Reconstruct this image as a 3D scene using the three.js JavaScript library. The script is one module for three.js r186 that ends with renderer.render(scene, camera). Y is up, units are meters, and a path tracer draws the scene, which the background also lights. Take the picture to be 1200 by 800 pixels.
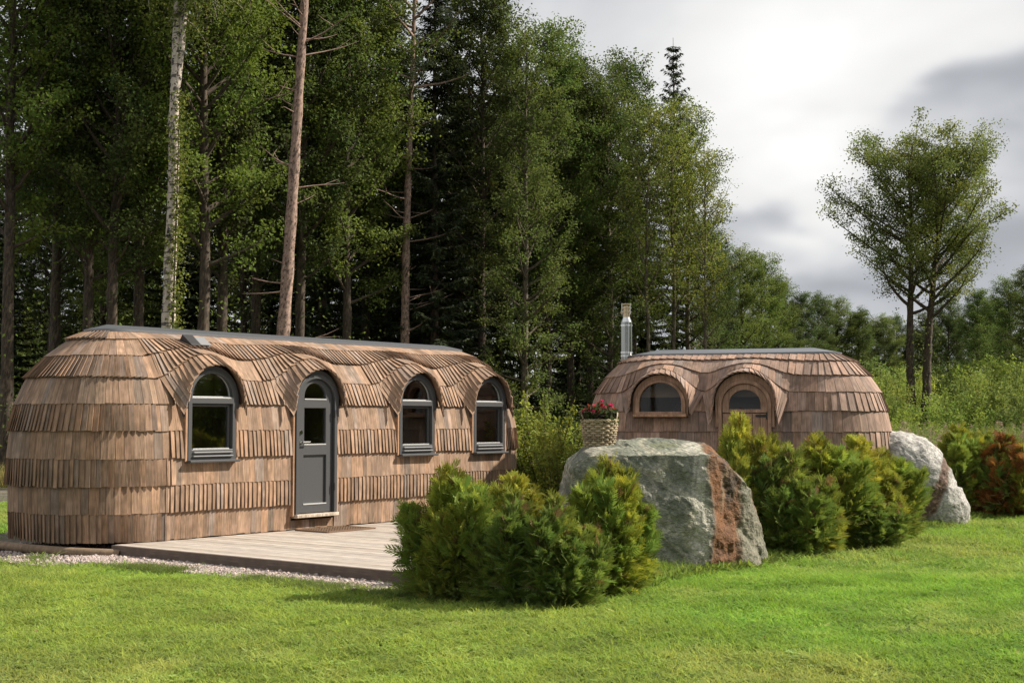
import * as THREE from 'three';
import { mergeGeometries } from 'three/addons/utils/BufferGeometryUtils.js';

// ------------------------------------------------------------------ camera, sky, sun, exposure
const FPX = 1622, HORIZON = 491;                       // focal length and horizon of the photograph, in its own pixels (1200 x 800)
const scene = new THREE.Scene();
const camera = new THREE.PerspectiveCamera(2 * Math.atan(400 / FPX) * 180 / Math.PI, 1200 / 800, 0.1, 900);
camera.position.set(0, 1.65, 0);
camera.rotation.x = Math.atan((HORIZON - 400) / FPX);
const renderer = new THREE.WebGLRenderer({ antialias: true });
renderer.toneMapping = THREE.LinearToneMapping;
renderer.toneMappingExposure = 1.6;
renderer.shadowMap.enabled = true;
const SUN_DIR = new THREE.Vector3(0.80, 0.66, -0.12).normalize();
const sun = new THREE.DirectionalLight(0xfff4e4, 5.0);
sun.position.copy(SUN_DIR).multiplyScalar(80).add(new THREE.Vector3(0, 0, -18));
sun.target.position.set(0, 0, -18);
sun.castShadow = true; sun.shadow.radius = 2; sun.shadow.mapSize.set(4096, 4096);
Object.assign(sun.shadow.camera, { left: -40, right: 40, top: 40, bottom: -40, near: 1, far: 200 });
scene.add(sun, sun.target);
const SKY_GAIN = 0.70;

// ------------------------------------------------------------------ numbers
let seed = 7;
function setSeed(s) { seed = s | 0; }
function R() { seed = (seed + 0x6d2b79f5) | 0; let t = Math.imul(seed ^ (seed >>> 15), 1 | seed); t = (t + Math.imul(t ^ (t >>> 7), 61 | t)) ^ t; return ((t ^ (t >>> 14)) >>> 0) / 4294967296; }
const rr = (a, b) => a + (b - a) * R();
const gauss = () => (R() + R() + R() + R() - 2) * 1.0;
const lerp = (a, b, t) => a + (b - a) * t;
const clamp = (x, a = 0, b = 1) => Math.min(b, Math.max(a, x));
const sstep = (a, b, x) => { const t = clamp((x - a) / (b - a)); return t * t * (3 - 2 * t); };
function hash3(x, y, z) { let h = Math.imul(x, 374761393) ^ Math.imul(y, 668265263) ^ Math.imul(z, 2147483647 ^ 0x5bd1e995); h = Math.imul(h ^ (h >>> 13), 1274126177); h ^= h >>> 16; return (h >>> 0) / 4294967296; }
function noise3(x, y, z) {
  const ix = Math.floor(x), iy = Math.floor(y), iz = Math.floor(z); let fx = x - ix, fy = y - iy, fz = z - iz;
  fx = fx * fx * (3 - 2 * fx); fy = fy * fy * (3 - 2 * fy); fz = fz * fz * (3 - 2 * fz);
  const h = (a, b, c) => hash3(ix + a, iy + b, iz + c);
  return lerp(lerp(lerp(h(0, 0, 0), h(1, 0, 0), fx), lerp(h(0, 1, 0), h(1, 1, 0), fx), fy), lerp(lerp(h(0, 0, 1), h(1, 0, 1), fx), lerp(h(0, 1, 1), h(1, 1, 1), fx), fy), fz);
}
function fbm(x, y, z = 0, o = 4) { let s = 0, a = 0.5, n = 0; for (let i = 0; i < o; i++) { s += a * noise3(x, y, z); n += a; a *= 0.5; x = x * 2.03 + 17.1; y = y * 2.03 + 9.7; z = z * 2.03 + 3.3; } return s / n; }

// ------------------------------------------------------------------ sky: broken grey cloud
{
  const W = 1536, H = 768, data = new Float32Array(W * H * 4);
  const lobes = [  // azimuth (0 = camera axis, + to its right), elevation, half sizes, tilt, strength: the cloud masses that the photograph shows
    [0.205, 0.225, 0.075, 0.12, -0.25, 0.36], [0.30, 0.30, 0.12, 0.05, 0, 0.22], [0.33, 0.17, 0.07, 0.035, 0, 0.12], [0.055, 0.285, 0.10, 0.07, 0, -0.20], [0.27, 0.10, 0.16, 0.030, -0.15, -0.30],
    [0.32, 0.225, 0.07, 0.022, 0.1, -0.10], [0.30, 0.055, 0.2, 0.018, 0, 0.22], [0.16, 0.15, 0.035, 0.05, 0, -0.07],
  ];
  for (let r = 0; r < H; r++) {
    const el = ((r + 0.5) / H - 0.5) * Math.PI, y = Math.sin(el), ce = Math.cos(el);
    for (let c = 0; c < W; c++) {
      const o = (r * W + c) * 4;
      if (el < -0.03) { data[o] = 0.32; data[o + 1] = 0.33; data[o + 2] = 0.33; data[o + 3] = 1; continue; }
      const round = ((c + 0.5) / W - 0.5) * 2 * Math.PI, x = Math.cos(round) * ce, z = Math.sin(round) * ce;
      const k = 1 / (Math.max(y, 0) + 0.16), px = x * k, pz = z * k;
      const wx = fbm(px * 1.1 + 5, pz * 1.1 + 2, 1.5, 3) - 0.5, wz = fbm(px * 1.1 + 31, pz * 1.1 + 12, 7.5, 3) - 0.5;
      const big = fbm(px * 0.8 + wx * 1.4 + 3.7, pz * 0.8 + wz * 1.4 + 8.2, 0.3, 4), fine = fbm(px * 3.1 + wx * 2.5, pz * 3.1 + wz * 2.5, 4.1, 5);
      const m = sstep(0.45, 0.57, big + 0.50 * (fine - 0.5)), wisp = fbm(px * 7.5 + wx * 5, pz * 7.5 + wz * 5, 11.3, 4);
      let L = lerp(0.56, 0.75, m) + 0.36 * (fine - 0.5) + 0.24 * (wisp - 0.5);
      let az = Math.atan2(x, -z);
      if (Math.abs(az) < 1.2) for (const [a, e, sa, se, tilt, amp] of lobes) {
        const u = az - a + wx * 0.10, v = el - e + wz * 0.07 + (fine - 0.5) * 0.05, uu = (u * Math.cos(tilt) - v * Math.sin(tilt)) / sa, vv = (u * Math.sin(tilt) + v * Math.cos(tilt)) / se, d = uu * uu + vv * vv;
        if (d < 9) L += amp * 0.72 * Math.exp(-d) * (0.35 + 1.3 * fine);
      }
      L = Math.max(0.40, L); if (L > 0.76) L = 0.76 + (L - 0.76) * 0.45;
      const warm = clamp((L - 0.45) / 0.35);
      data[o] = L * lerp(0.94, 1.0, warm) * SKY_GAIN; data[o + 1] = L * lerp(0.975, 0.995, warm) * SKY_GAIN; data[o + 2] = L * lerp(1.045, 0.985, warm) * SKY_GAIN; data[o + 3] = 1;
    }
  }
  const t = new THREE.DataTexture(data, W, H, THREE.RGBAFormat, THREE.FloatType);
  t.mapping = THREE.EquirectangularReflectionMapping; t.magFilter = THREE.LinearFilter; t.needsUpdate = true;
  scene.background = t; scene.environment = t;
}

// ------------------------------------------------------------------ helpers for objects
const taken = {};
function numbered(n) { const k = taken[n] = (taken[n] ?? -1) + 1; return k ? n + '_' + String(k).padStart(3, '0') : n; }
function tag(o, label, category, group, kind) { if (label) o.userData.label = label; if (category) o.userData.category = category; if (group) o.userData.group = group; if (kind) o.userData.kind = kind; return o; }
function thing(name, label, category, group, parent = scene) { const o = new THREE.Group(); o.name = numbered(name); parent.add(o); return tag(o, label, category, group); }
function part(parent, name, geo, mat) { const m = new THREE.Mesh(geo, mat); m.name = name; m.castShadow = m.receiveShadow = true; parent.add(m); return m; }
function sub(parent, name) { const g = new THREE.Group(); g.name = name; parent.add(g); return g; }
function top(name, geo, mat, label, category, group, kind) { const m = new THREE.Mesh(geo, mat); m.name = numbered(name); m.castShadow = m.receiveShadow = true; scene.add(m); return tag(m, label, category, group, kind); }
function dup(o, label) { const c = o.clone(); c.name = numbered(o.name.replace(/_\d{3}$/, '')); if (label) c.userData.label = label; scene.add(c); return c; }
function box(w, h, d, x = 0, y = 0, z = 0) { const g = new THREE.BoxGeometry(w, h, d); g.translate(x, y, z); return g; }
function chamferBox(w, h, d, x, y, z, b = 0.006) {
  const s = new THREE.Shape(); s.moveTo(-w / 2 + b, -h / 2 + b); s.lineTo(w / 2 - b, -h / 2 + b); s.lineTo(w / 2 - b, h / 2 - b); s.lineTo(-w / 2 + b, h / 2 - b); s.closePath();
  const g = new THREE.ExtrudeGeometry(s, { depth: d - 2 * b, bevelEnabled: true, bevelThickness: b, bevelSize: b, bevelSegments: 1 }); g.translate(x, y, z - d / 2 + b); return g;
}
const pxX = (u, depth) => (u - 600) / FPX * depth;     // where a column of the photograph lies at a depth that the thing's foot on the ground gives

function tex(w, h, f, srgb = true, repeat = [1, 1]) {
  const d = new Uint8Array(w * h * 4);
  for (let y = 0; y < h; y++) for (let x = 0; x < w; x++) { const c = f(x / w, y / h, x, y), o = (y * w + x) * 4; d[o] = clamp(c[0]) * 255; d[o + 1] = clamp(c[1]) * 255; d[o + 2] = clamp(c[2]) * 255; d[o + 3] = 255; }
  const t = new THREE.DataTexture(d, w, h); t.magFilter = THREE.LinearFilter; t.minFilter = THREE.LinearMipmapLinearFilter; t.generateMipmaps = true; t.wrapS = t.wrapT = THREE.RepeatWrapping; t.repeat.set(...repeat);
  if (srgb) t.colorSpace = THREE.SRGBColorSpace; t.needsUpdate = true; return t;
}
const gray = (v) => [v, v, v];
// wrap-around fbm for tiling textures
function tfbm(u, v, fx, fy, s, o = 4) { const a = u * 2 * Math.PI, b = fx / (2 * Math.PI); return fbm(Math.cos(a) * b + s, Math.sin(a) * b + s * 1.7, (v < 0.5 ? v : 1 - v) * fy * 2 + s, o); }

// ------------------------------------------------------------------ materials
const grainTex = tex(512, 512, (u, v) => { const s = tfbm(u, v, 90, 3, 3.1, 4), l = tfbm(u, v, 240, 5, 9.4, 2), st = tfbm(u, v, 14, 4, 5.2, 4), k = 0.56 + 0.40 * s + 0.18 * l + 0.42 * (st - .5); return [k, k * 0.985, k * (0.95 + .06 * st)]; });
const grainBump = tex(256, 256, (u, v) => gray(tfbm(u, v, 110, 3, 3.1, 4)), false);
const plankTex = tex(512, 512, (u, v) => { const s = tfbm(u, v, 60, 2.5, 13.1, 4), l = tfbm(u, v, 260, 6, 19.4, 2), kn = tfbm(u, v, 9, 5, 23, 3); const k = 0.60 + 0.32 * s + 0.14 * l + 0.22 * (kn - .5); return [k, k * 0.985, k * 0.965]; });
const birchTex = tex(256, 512, (u, v) => { const l = fbm(u * 6, v * 46, 2, 3), b = tfbm(u, v, 8, 9, 4.4, 4), line = l > 0.63 ? 1 : 0, scar = b > 0.62 ? 1 : 0, g = tfbm(u, v, 30, 30, 1.2, 3); const k = 0.80 + 0.16 * g - line * 0.42 - scar * 0.50; return [k, k * 0.97, k * 0.93]; });
const pineTex = tex(256, 512, (u, v) => { const a = tfbm(u, v, 22, 16, 2.2, 4), b = tfbm(u, v, 60, 40, 6.2, 3); const k = 0.70 + 0.55 * (a - .5) + 0.3 * (b - .5) - 0.16 * sstep(.42, .36, a); return [k * 1.0, k * 0.92, k * 0.87]; });
const barkTex = tex(256, 512, (u, v) => { const a = tfbm(u, v, 40, 10, 8.2, 4), b = tfbm(u, v, 12, 14, 3.9, 4); const k = 0.62 + 0.8 * (a - .5) + 0.4 * (b - .5); return [k, k * 0.96, k * 0.88]; });
const soilTex = tex(512, 512, (u, v) => { const a = tfbm(u, v, 40, 40, 1.7, 5), b = tfbm(u, v, 9, 9, 8.7, 4); const k = 0.62 + 0.7 * (a - .5) + 0.3 * (b - .5); return [k, k, k * 0.9]; });
const speckTex = tex(512, 512, (u, v) => { const a = tfbm(u, v, 90, 90, 3.7, 4), b = tfbm(u, v, 24, 24, 5.7, 4); const k = 0.80 + 0.5 * (a - .5) + 0.35 * (b - .5); return gray(k); });
const C = (r, g, b) => new THREE.Color().setRGB(r, g, b);
const std = (o) => new THREE.MeshStandardMaterial(o);
const M = {
  shingle: std({ vertexColors: true, map: grainTex, bumpMap: grainBump, bumpScale: 0.003, roughness: 0.82 }),
  underlay: std({ color: C(0.19, 0.125, 0.085), roughness: 0.95, side: THREE.DoubleSide }),
  trimWood: std({ color: C(0.50, 0.30, 0.18), map: grainTex, roughness: 0.75 }),
  saunaWood: std({ color: C(0.46, 0.29, 0.195), map: grainTex, bumpMap: grainBump, bumpScale: 0.002, roughness: 0.75 }),
  cap: std({ color: C(0.20, 0.21, 0.23), metalness: 0.75, roughness: 0.42, side: THREE.DoubleSide }),
  frame: std({ color: C(0.060, 0.062, 0.066), roughness: 0.45 }),
  frameLight: std({ color: C(0.52, 0.53, 0.53), roughness: 0.4, metalness: 0.3 }),
  rail: std({ color: C(0.20, 0.205, 0.21), roughness: 0.45 }),
  glass: new THREE.MeshPhysicalMaterial({ color: C(0.75, 0.8, 0.76), transmission: 1, thickness: 0, roughness: 0.02, ior: 2.1, side: THREE.DoubleSide }),
  saunaGlass: new THREE.MeshPhysicalMaterial({ color: C(0.75, 0.8, 0.76), transmission: 1, thickness: 0, roughness: 0.02, ior: 1.42, side: THREE.DoubleSide }),
  interior: std({ color: C(0.36, 0.25, 0.17), roughness: 0.9, side: THREE.DoubleSide }),
  steel: std({ color: C(0.62, 0.63, 0.62), metalness: 1, roughness: 0.14 }),
  pipe: std({ color: C(0.30, 0.31, 0.29), metalness: 1, roughness: 0.10 }),
  steelDull: std({ color: C(0.55, 0.56, 0.58), metalness: 0.8, roughness: 0.45 }),
  brass: std({ color: C(0.50, 0.40, 0.26), metalness: 1, roughness: 0.3 }),
  black: std({ color: C(0.015, 0.015, 0.016), roughness: 0.6 }),
  red: std({ color: C(0.25, 0.02, 0.012), roughness: 0.6 }),
  plank: std({ vertexColors: true, map: plankTex, bumpMap: grainBump, bumpScale: 0.003, roughness: 0.85 }),
  fascia: std({ color: C(0.20, 0.155, 0.13), map: plankTex, roughness: 0.85 }),
  mat: std({ color: C(0.16, 0.10, 0.06), roughness: 0.95 }),
  wicker: std({ vertexColors: true, roughness: 0.75 }),
  rock: std({ vertexColors: true, map: speckTex, bumpMap: soilTex, bumpScale: 0.016, roughness: 0.85 }),
  birch: std({ color: C(0.62, 0.58, 0.54), map: birchTex, roughness: 0.85 }),
  pine: std({ color: C(0.54, 0.45, 0.405), map: pineTex, roughness: 0.95 }),
  bark: std({ color: C(0.17, 0.14, 0.115), map: barkTex, roughness: 0.95 }),
  barkPale: std({ color: C(0.28, 0.25, 0.21), map: barkTex, roughness: 0.95 }),
  ground: std({ vertexColors: true, map: soilTex, roughness: 1 }),
  gravelBed: std({ color: C(0.30, 0.26, 0.24), map: soilTex, roughness: 1 }),
  stone: std({ color: C(1, 1, 1), roughness: 0.9 }),
  leaf: new THREE.MeshPhysicalMaterial({ vertexColors: true, transmission: 0.42, thickness: 0, roughness: 1, specularIntensity: 0.3, side: THREE.DoubleSide }),
  needle: new THREE.MeshPhysicalMaterial({ vertexColors: true, transmission: 0.22, thickness: 0, roughness: 1, specularIntensity: 0.3, side: THREE.DoubleSide }),
  grass: new THREE.MeshPhysicalMaterial({ color: C(1, 1, 1), transmission: 0.48, thickness: 0, roughness: 1, specularIntensity: 0.3, side: THREE.DoubleSide }),
};

// ------------------------------------------------------------------ ground
const LAWN = (x, z) => 1;
function groundY(x, z) {
  const d = -z;
  const rise = 0.55 * sstep(25, 62, d) * sstep(3, 16, x) + 0.5 * sstep(30, 60, d) * sstep(4, -20, x);
  return rise + (fbm(x * 0.35, z * 0.35, 4, 3) - 0.5) * 0.05 * sstep(30, 12, d) * (d < 16.5 ? 1 : 0.4) * sstep(26, 20, d);
}
{
  const xs = [], zs = [];
  for (let x = -16; x <= 16; x += 0.4) xs.push(x);
  for (let x = 17, st = 1.2; x < 420; x += st, st *= 1.16) { xs.push(x); xs.unshift(-x); }
  for (let z = 14; z > -30; z -= 0.4) zs.push(z);
  for (let z = -30, st = 1; z > -620; z -= st, st *= 1.1) zs.push(z);
  const pos = [], uv = [], col = [], idx = [];
  for (const z of zs) for (const x of xs) {
    pos.push(x, groundY(x, z), z); uv.push(x / 1.5, z / 1.5);
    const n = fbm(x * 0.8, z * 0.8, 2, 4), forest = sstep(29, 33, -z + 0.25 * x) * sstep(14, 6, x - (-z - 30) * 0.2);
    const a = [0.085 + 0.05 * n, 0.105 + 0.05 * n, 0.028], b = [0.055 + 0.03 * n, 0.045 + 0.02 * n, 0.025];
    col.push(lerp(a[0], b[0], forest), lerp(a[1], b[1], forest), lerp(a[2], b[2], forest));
  }
  const w = xs.length;
  for (let j = 0; j < zs.length - 1; j++) for (let i = 0; i < w - 1; i++) { const a = j * w + i; idx.push(a, a + 1, a + w, a + 1, a + w + 1, a + w); }
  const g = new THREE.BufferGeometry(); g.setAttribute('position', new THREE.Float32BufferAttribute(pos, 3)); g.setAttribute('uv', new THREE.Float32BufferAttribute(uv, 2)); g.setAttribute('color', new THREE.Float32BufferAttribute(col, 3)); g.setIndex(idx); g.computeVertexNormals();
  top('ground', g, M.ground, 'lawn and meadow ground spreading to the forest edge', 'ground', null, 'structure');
}

// ------------------------------------------------------------------ mesh buffers
class Buf {
  constructor() { this.p = []; this.c = []; this.u = []; this.i = []; }
  get n() { return this.p.length / 3; }
  v(x, y, z, c, u = 0, w = 0) { this.p.push(x, y, z); if (c) this.c.push(c[0], c[1], c[2]); this.u.push(u, w); return this.n - 1; }
  // slab from eight corners: outer face a b c d (counter-clockwise from outside: bottom-left, bottom-right, top-right, top-left), inner face the same order
  slab(o, n, col, uw, vl, u0, v0) {
    const f = (q, uvs) => { const s = this.n; q.forEach((p, k) => this.v(p.x, p.y, p.z, col, uvs[k][0], uvs[k][1])); this.i.push(s, s + 1, s + 2, s, s + 2, s + 3); };
    const F = [[u0, v0], [u0 + uw, v0], [u0 + uw, v0 + vl], [u0, v0 + vl]], E = [[u0, v0], [u0 + .02, v0], [u0 + .02, v0 + vl], [u0, v0 + vl]];
    f([o[0], o[1], o[2], o[3]], F); f([n[1], n[0], n[3], n[2]], F);
    f([n[0], n[1], o[1], o[0]], [[u0, v0], [u0 + uw, v0], [u0 + uw, v0 + .01], [u0, v0 + .01]]); f([o[3], o[2], n[2], n[3]], [[u0, v0], [u0 + uw, v0], [u0 + uw, v0 + .01], [u0, v0 + .01]]);
    f([n[0], o[0], o[3], n[3]], E); f([o[1], n[1], n[2], o[2]], E);
  }
  geo(normals = true) {
    const g = new THREE.BufferGeometry(); g.setAttribute('position', new THREE.Float32BufferAttribute(this.p, 3));
    if (this.c.length) g.setAttribute('color', new THREE.Float32BufferAttribute(this.c, 3));
    g.setAttribute('uv', new THREE.Float32BufferAttribute(this.u, 2)); g.setIndex(this.i); if (normals) g.computeVertexNormals(); return g;
  }
}
const V = (x, y, z) => new THREE.Vector3(x, y, z);

// ------------------------------------------------------------------ shingled cabins
// rows[k] = [height of the butt line, half width, axial half-axis of the rounded end]; rows[0] is the edge of the metal cap
function cabin(root, P) {
  const { F, rows, hoods, power = 2.4 } = P;
  const sgnpow = (x, e) => Math.sign(x) * Math.pow(Math.abs(x), e);
  const bump = (d, h) => { const t = Math.abs(d) / h; return t < 1 ? (1 - t * t) * (1 - t * t) : 0; };
  function raw(k, p, inset = 0) {
    const [y, b0, e0] = rows[k], b = b0 - inset, E = e0 - inset, q = (p + 2.5) % 4;
    let x, z;
    if (q < 1) { x = -F + 2 * F * q; z = b; }
    else if (q < 2) { const a = (q - 1) * Math.PI; x = F + E * sgnpow(Math.sin(a), 2 / power); z = b * sgnpow(Math.cos(a), 2 / power); }
    else if (q < 3) { x = F - 2 * F * (q - 2); z = -b; }
    else { const a = (q - 3) * Math.PI; x = -F - E * sgnpow(Math.sin(a), 2 / power); z = -b * sgnpow(Math.cos(a), 2 / power); }
    return V(x, y, z);
  }
  function at(k, p) {
    const v = raw(k, p);
    if (v.z > 0 && k >= 1 && k <= 3) for (const h of hoods) { const [dy, dz, hw] = P.bumps[k - 1], w = bump(v.x - h.c, hw); v.y += dy * w; v.z += dz * w; }
    return v;
  }
  // arc length tables
  const N = 2400, tables = rows.map((_, k) => { const t = [0]; let a = at(k, 0); for (let i = 1; i <= N; i++) { const b = at(k, i / N * 4); t.push(t[i - 1] + a.distanceTo(b)); a = b; } return t; });
  const pOf = (k, len) => { const t = tables[k]; let lo = 0, hi = N; while (hi - lo > 1) { const m = (lo + hi) >> 1; if (t[m] <= len) lo = m; else hi = m; } return (lo + (len - t[lo]) / Math.max(1e-6, t[hi] - t[lo])) / N * 4; };
  const lenOfX = (k, x) => { const t = tables[k]; let best = 0, bd = 1e9; for (let i = 0; i <= N; i++) { const v = raw(k, i / N * 4); if (v.z <= 0) continue; const d = Math.abs(v.x - x); if (d < bd) { bd = d; best = i; } } return t[best]; };
  // dark boarding behind the shingles, open where windows and doors are
  {
    const B = new Buf(), n = 400, open = (x, y, z) => z > 0 && hoods.some((h) => Math.abs(x - h.c) < h.half - 0.015 && y > h.y0 + 0.01 && y < h.yOpen);
    for (let k = 0; k < rows.length - 1; k++) for (let j = 0; j < 4; j++) for (let i = 0; i < n; i++) {
      const p0 = i / n * 4, p1 = (i + 1) / n * 4, f0 = j / 4, f1 = (j + 1) / 4;
      const q = [[p0, f1], [p1, f1], [p1, f0], [p0, f0]].map(([p, f]) => raw(k, p, 0.03).lerp(raw(k + 1, p, 0.03), f));
      const m = q[0].clone().add(q[2]).multiplyScalar(0.5); if (open(m.x, m.y, m.z)) continue;
      const s = B.n; q.forEach((v) => B.v(v.x, v.y, v.z)); B.i.push(s, s + 1, s + 2, s, s + 2, s + 3);
    }
    // floor
    const kl = rows.length - 1, s0 = B.v(0, rows[kl][0] + 0.015, 0); for (let i = 0; i <= n; i++) { const v = raw(kl, i / n * 4, 0.03); B.v(v.x, v.y + 0.015, v.z); if (i) B.i.push(s0, s0 + i, s0 + i + 1); }
    part(root, 'wall_boarding', B.geo(), M.underlay);
  }
  // shingles
  const list = [];
  const tint = () => { const t = R(), g = 0.66 + 0.50 * R() + (R() < .06 ? .2 : 0), grey = R() < 0.28 ? R() * 0.5 : R() * 0.18; let c = [P.tint[0] * (1 + 0.10 * (t - .5)), P.tint[1], P.tint[2] * (1 - 0.10 * (t - .5))]; const m = (c[0] + c[1] + c[2]) / 3; return c.map((v) => lerp(v, m * 0.92, grey) * g); };
  function emit(B0, B1, T0, T1, o) {
    const out = V().crossVectors(B1.clone().sub(B0), T0.clone().add(T1).sub(B0).sub(B1)).normalize(); if (o.flip) out.negate();
    const th = o.th ?? 0.013, down0 = B0.clone().sub(T0).normalize(), down1 = B1.clone().sub(T1).normalize(), ext = o.ext + (R() - .5) * 0.012;
    const b0 = B0.clone().addScaledVector(down0, ext + (R() - .5) * .006).addScaledVector(out, o.off + o.l0), b1 = B1.clone().addScaledVector(down1, ext + (R() - .5) * .006).addScaledVector(out, o.off + o.l1);
    const t0 = T0.clone().addScaledVector(out, 0.006 + o.l0 * 0.6), t1 = T1.clone().addScaledVector(out, 0.006 + o.l1 * 0.6);
    const inn = out.clone().multiplyScalar(-th), outer = [b0, b1, t1, t0], inner = outer.map((v) => v.clone().add(inn));
    const w = b0.distanceTo(b1), l = b0.distanceTo(t0), cen = b0.clone().add(b1).add(t0).add(t1).multiplyScalar(.25);
    list.push({ outer, inner, col: tint(), w, l, u0: R() * 3, v0: R() * 3, cen, out, area: w * l, keep: !!o.keep });
  }
  for (let k = 1; k < rows.length; k++) {
    const total = tables[k][N], cuts = [];
    for (const h of hoods) {
      let half = 0, topY = null;
      if (k === 4) half = h.R + 0.07;
      else if (k > 4) { const yTop = rows[k - 1][0], yBot = rows[k][0]; if (yBot >= h.y0 - 0.06) half = h.half + 0.022; else if (yTop > h.y0) topY = h.y0 - 0.012; }
      if (half) cuts.push([lenOfX(k, h.c - half), lenOfX(k, h.c + half), null]); else if (topY !== null) cuts.push([lenOfX(k, h.c - h.half - 0.02), lenOfX(k, h.c + h.half + 0.02), topY]);
    }
    if (P.rightOpen && k >= rows.length - 2) cuts.push([lenOfX(k, P.rightOpen), lenOfX(k, P.rightOpen) + 0.9, null]);
    cuts.sort((a, b) => a[0] - b[0]);
    let s = 0;
    while (s < total - 1e-3) {
      const p = pOf(k, s), c = at(k, p), louver = P.louver(k, p, c), inCut = cuts.find((q) => s >= q[0] - 1e-6 && s < q[1] - 1e-6);
      if (inCut && inCut[2] === null) { s = inCut[1]; continue; }
      let w = louver ? rr(...P.wl) : rr(...P.wf), e = Math.min(total, s + w);
      for (const q of cuts) { if (q[0] > s + 1e-6 && q[0] < e) e = q[0]; if (q[1] > s + 1e-6 && q[1] < e) e = q[1]; }
      if (e - s < 0.02 && e < total) { s = e; continue; }
      const lap = louver ? Math.min(0.022, (total - e)) : -0.0025, hit = cuts.some((q) => Math.abs(q[0] - e) < 1e-6);
      const e2 = hit ? e : e + lap, p0 = pOf(k, s), p1 = pOf(k, Math.min(total, e2));
      const B0 = at(k, p0), B1 = at(k, p1); let T0 = at(k - 1, p0), T1 = at(k - 1, p1);
      if (inCut && inCut[2] !== null) { const f = (T0.y - inCut[2]) / (T0.y - B0.y); T0 = T0.clone().lerp(B0, f); T1 = T1.clone().lerp(B1, f); }
      emit(B0, B1, T0, T1, { off: 0.024 + (R() - .5) * (louver ? .006 : .004), ext: 0.012, l0: louver ? (c.x < -F - 0.15 ? -0.004 : P.lift) : 0, l1: louver ? (c.x < -F - 0.15 ? P.lift : -0.004) : 0 });
      s = e;
    }
  }
  // hoods over the windows and doors: the fourth course runs out to the arch
  for (const h of hoods) {
    const arch = [], n = 120, drop = h.yc - h.yEnd;
    for (let i = 0; i <= 20; i++) arch.push(V(h.c - h.R - 0.055 * (1 - i / 20) ** 2, h.yEnd + drop * i / 20, h.z - 0.02 * (1 - i / 20)));
    for (let i = 1; i < n; i++) { const a = Math.PI * i / n; arch.push(V(h.c - h.R * Math.cos(a), h.yc + h.R * Math.sin(a) * h.rise, h.z)); }
    for (let i = 20; i >= 0; i--) arch.push(V(h.c + h.R + 0.055 * (1 - i / 20) ** 2, h.yEnd + drop * i / 20, h.z - 0.02 * (1 - i / 20)));
    const t = [0]; for (let i = 1; i < arch.length; i++) t.push(t[i - 1] + arch[i].distanceTo(arch[i - 1]));
    const L = t[t.length - 1], bot = (s) => { s = clamp(s, 0, L); let i = 1; while (i < t.length - 1 && t[i] < s) i++; return arch[i - 1].clone().lerp(arch[i], (s - t[i - 1]) / (t[i] - t[i - 1])); };
    const topAt = (s) => { const u = s / L * 2 - 1; return at(3, pOf(3, lerp(h.l0, h.l1, (u + 1) / 2))); };
    h.l0 = lenOfX(3, h.c - h.spread); h.l1 = lenOfX(3, h.c + h.spread);
    let s = 0;
    while (s < L) {
      const w = rr(0.075, 0.105), e = Math.min(L, s + w), e2 = Math.min(L, e + 0.02);
      emit(bot(s), bot(e2), topAt(s), topAt(e2), { off: 0.02, ext: 0.0 + R() * .03, l0: 0.016, l1: -0.006, keep: true, th: 0.014 });
      s = e;
    }
    // soffit lining between the arch of the hood and the frame
    const ring = new THREE.Shape(); const ro = h.R - 0.012, ri = h.half - 0.012;
    ring.moveTo(h.c - ro, h.yEnd - 0.02); ring.lineTo(h.c - ro, h.yc); for (let i = 0; i <= 40; i++) { const a = Math.PI - Math.PI * i / 40; ring.lineTo(h.c + ro * Math.cos(a), h.yc + ro * Math.sin(a) * h.rise); } ring.lineTo(h.c + ro, h.yEnd - 0.02);
    ring.lineTo(h.c + ri, h.yEnd - 0.02); ring.lineTo(h.c + ri, h.ya); for (let i = 0; i <= 40; i++) { const a = Math.PI * i / 40; ring.lineTo(h.c + ri * Math.cos(a), h.ya + ri * Math.sin(a) * h.archRise); } ring.lineTo(h.c - ri, h.yEnd - 0.02); ring.closePath();
    const g = new THREE.ExtrudeGeometry(ring, { depth: 0.10, bevelEnabled: false }); g.translate(0, 0, h.zf - 0.10);
    part(root, 'hood_lining', g, h.lining);
  }
  // the shingles that show largest are parts of their own, the rest one part
  root.updateMatrixWorld(true);
  const eye = root.worldToLocal(camera.position.clone());
  for (const q of list) { const d = eye.clone().sub(q.cen), r = d.length(); q.show = Math.max(0, d.normalize().dot(q.out)) * q.area / (r * r) * (q.keep ? 1.3 : 1); }
  list.sort((a, b) => b.show - a.show);
  const rest = new Buf();
  list.forEach((q, i) => { const B = i < 296 ? new Buf() : rest; B.slab(q.outer, q.inner, q.col, q.w, q.l, q.u0, q.v0); if (i < 296) part(root, 'shingle', B.geo(), M.shingle); });
  const m = part(root, 'shingle_cladding', rest.geo(), M.shingle); m.userData.kind = 'stuff';
  // metal cap on the ridge
  {
    const B = new Buf(), n = 240, lip = 0.03, Lr = P.ridge[1], yr = P.ridge[0];
    for (let i = 0; i <= n; i++) {
      const v = raw(0, i / n * 4), o = V(v.x, 0, v.z); o.x -= clamp(v.x, -F, F); o.normalize().multiplyScalar(lip); v.x += o.x; v.z += o.z; v.y += 0.028;
      const r = V(clamp(v.x, -Lr, Lr), yr, 0), s = B.n;
      B.v(v.x, v.y - 0.03, v.z); B.v(v.x, v.y, v.z); B.v(v.x, v.y, v.z); B.v(r.x, r.y, r.z);
      if (i) { const a = s - 4; B.i.push(a, s, s + 1, a, s + 1, a + 1, a + 2, s + 2, s + 3, a + 2, s + 3, a + 3); }
    }
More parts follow.
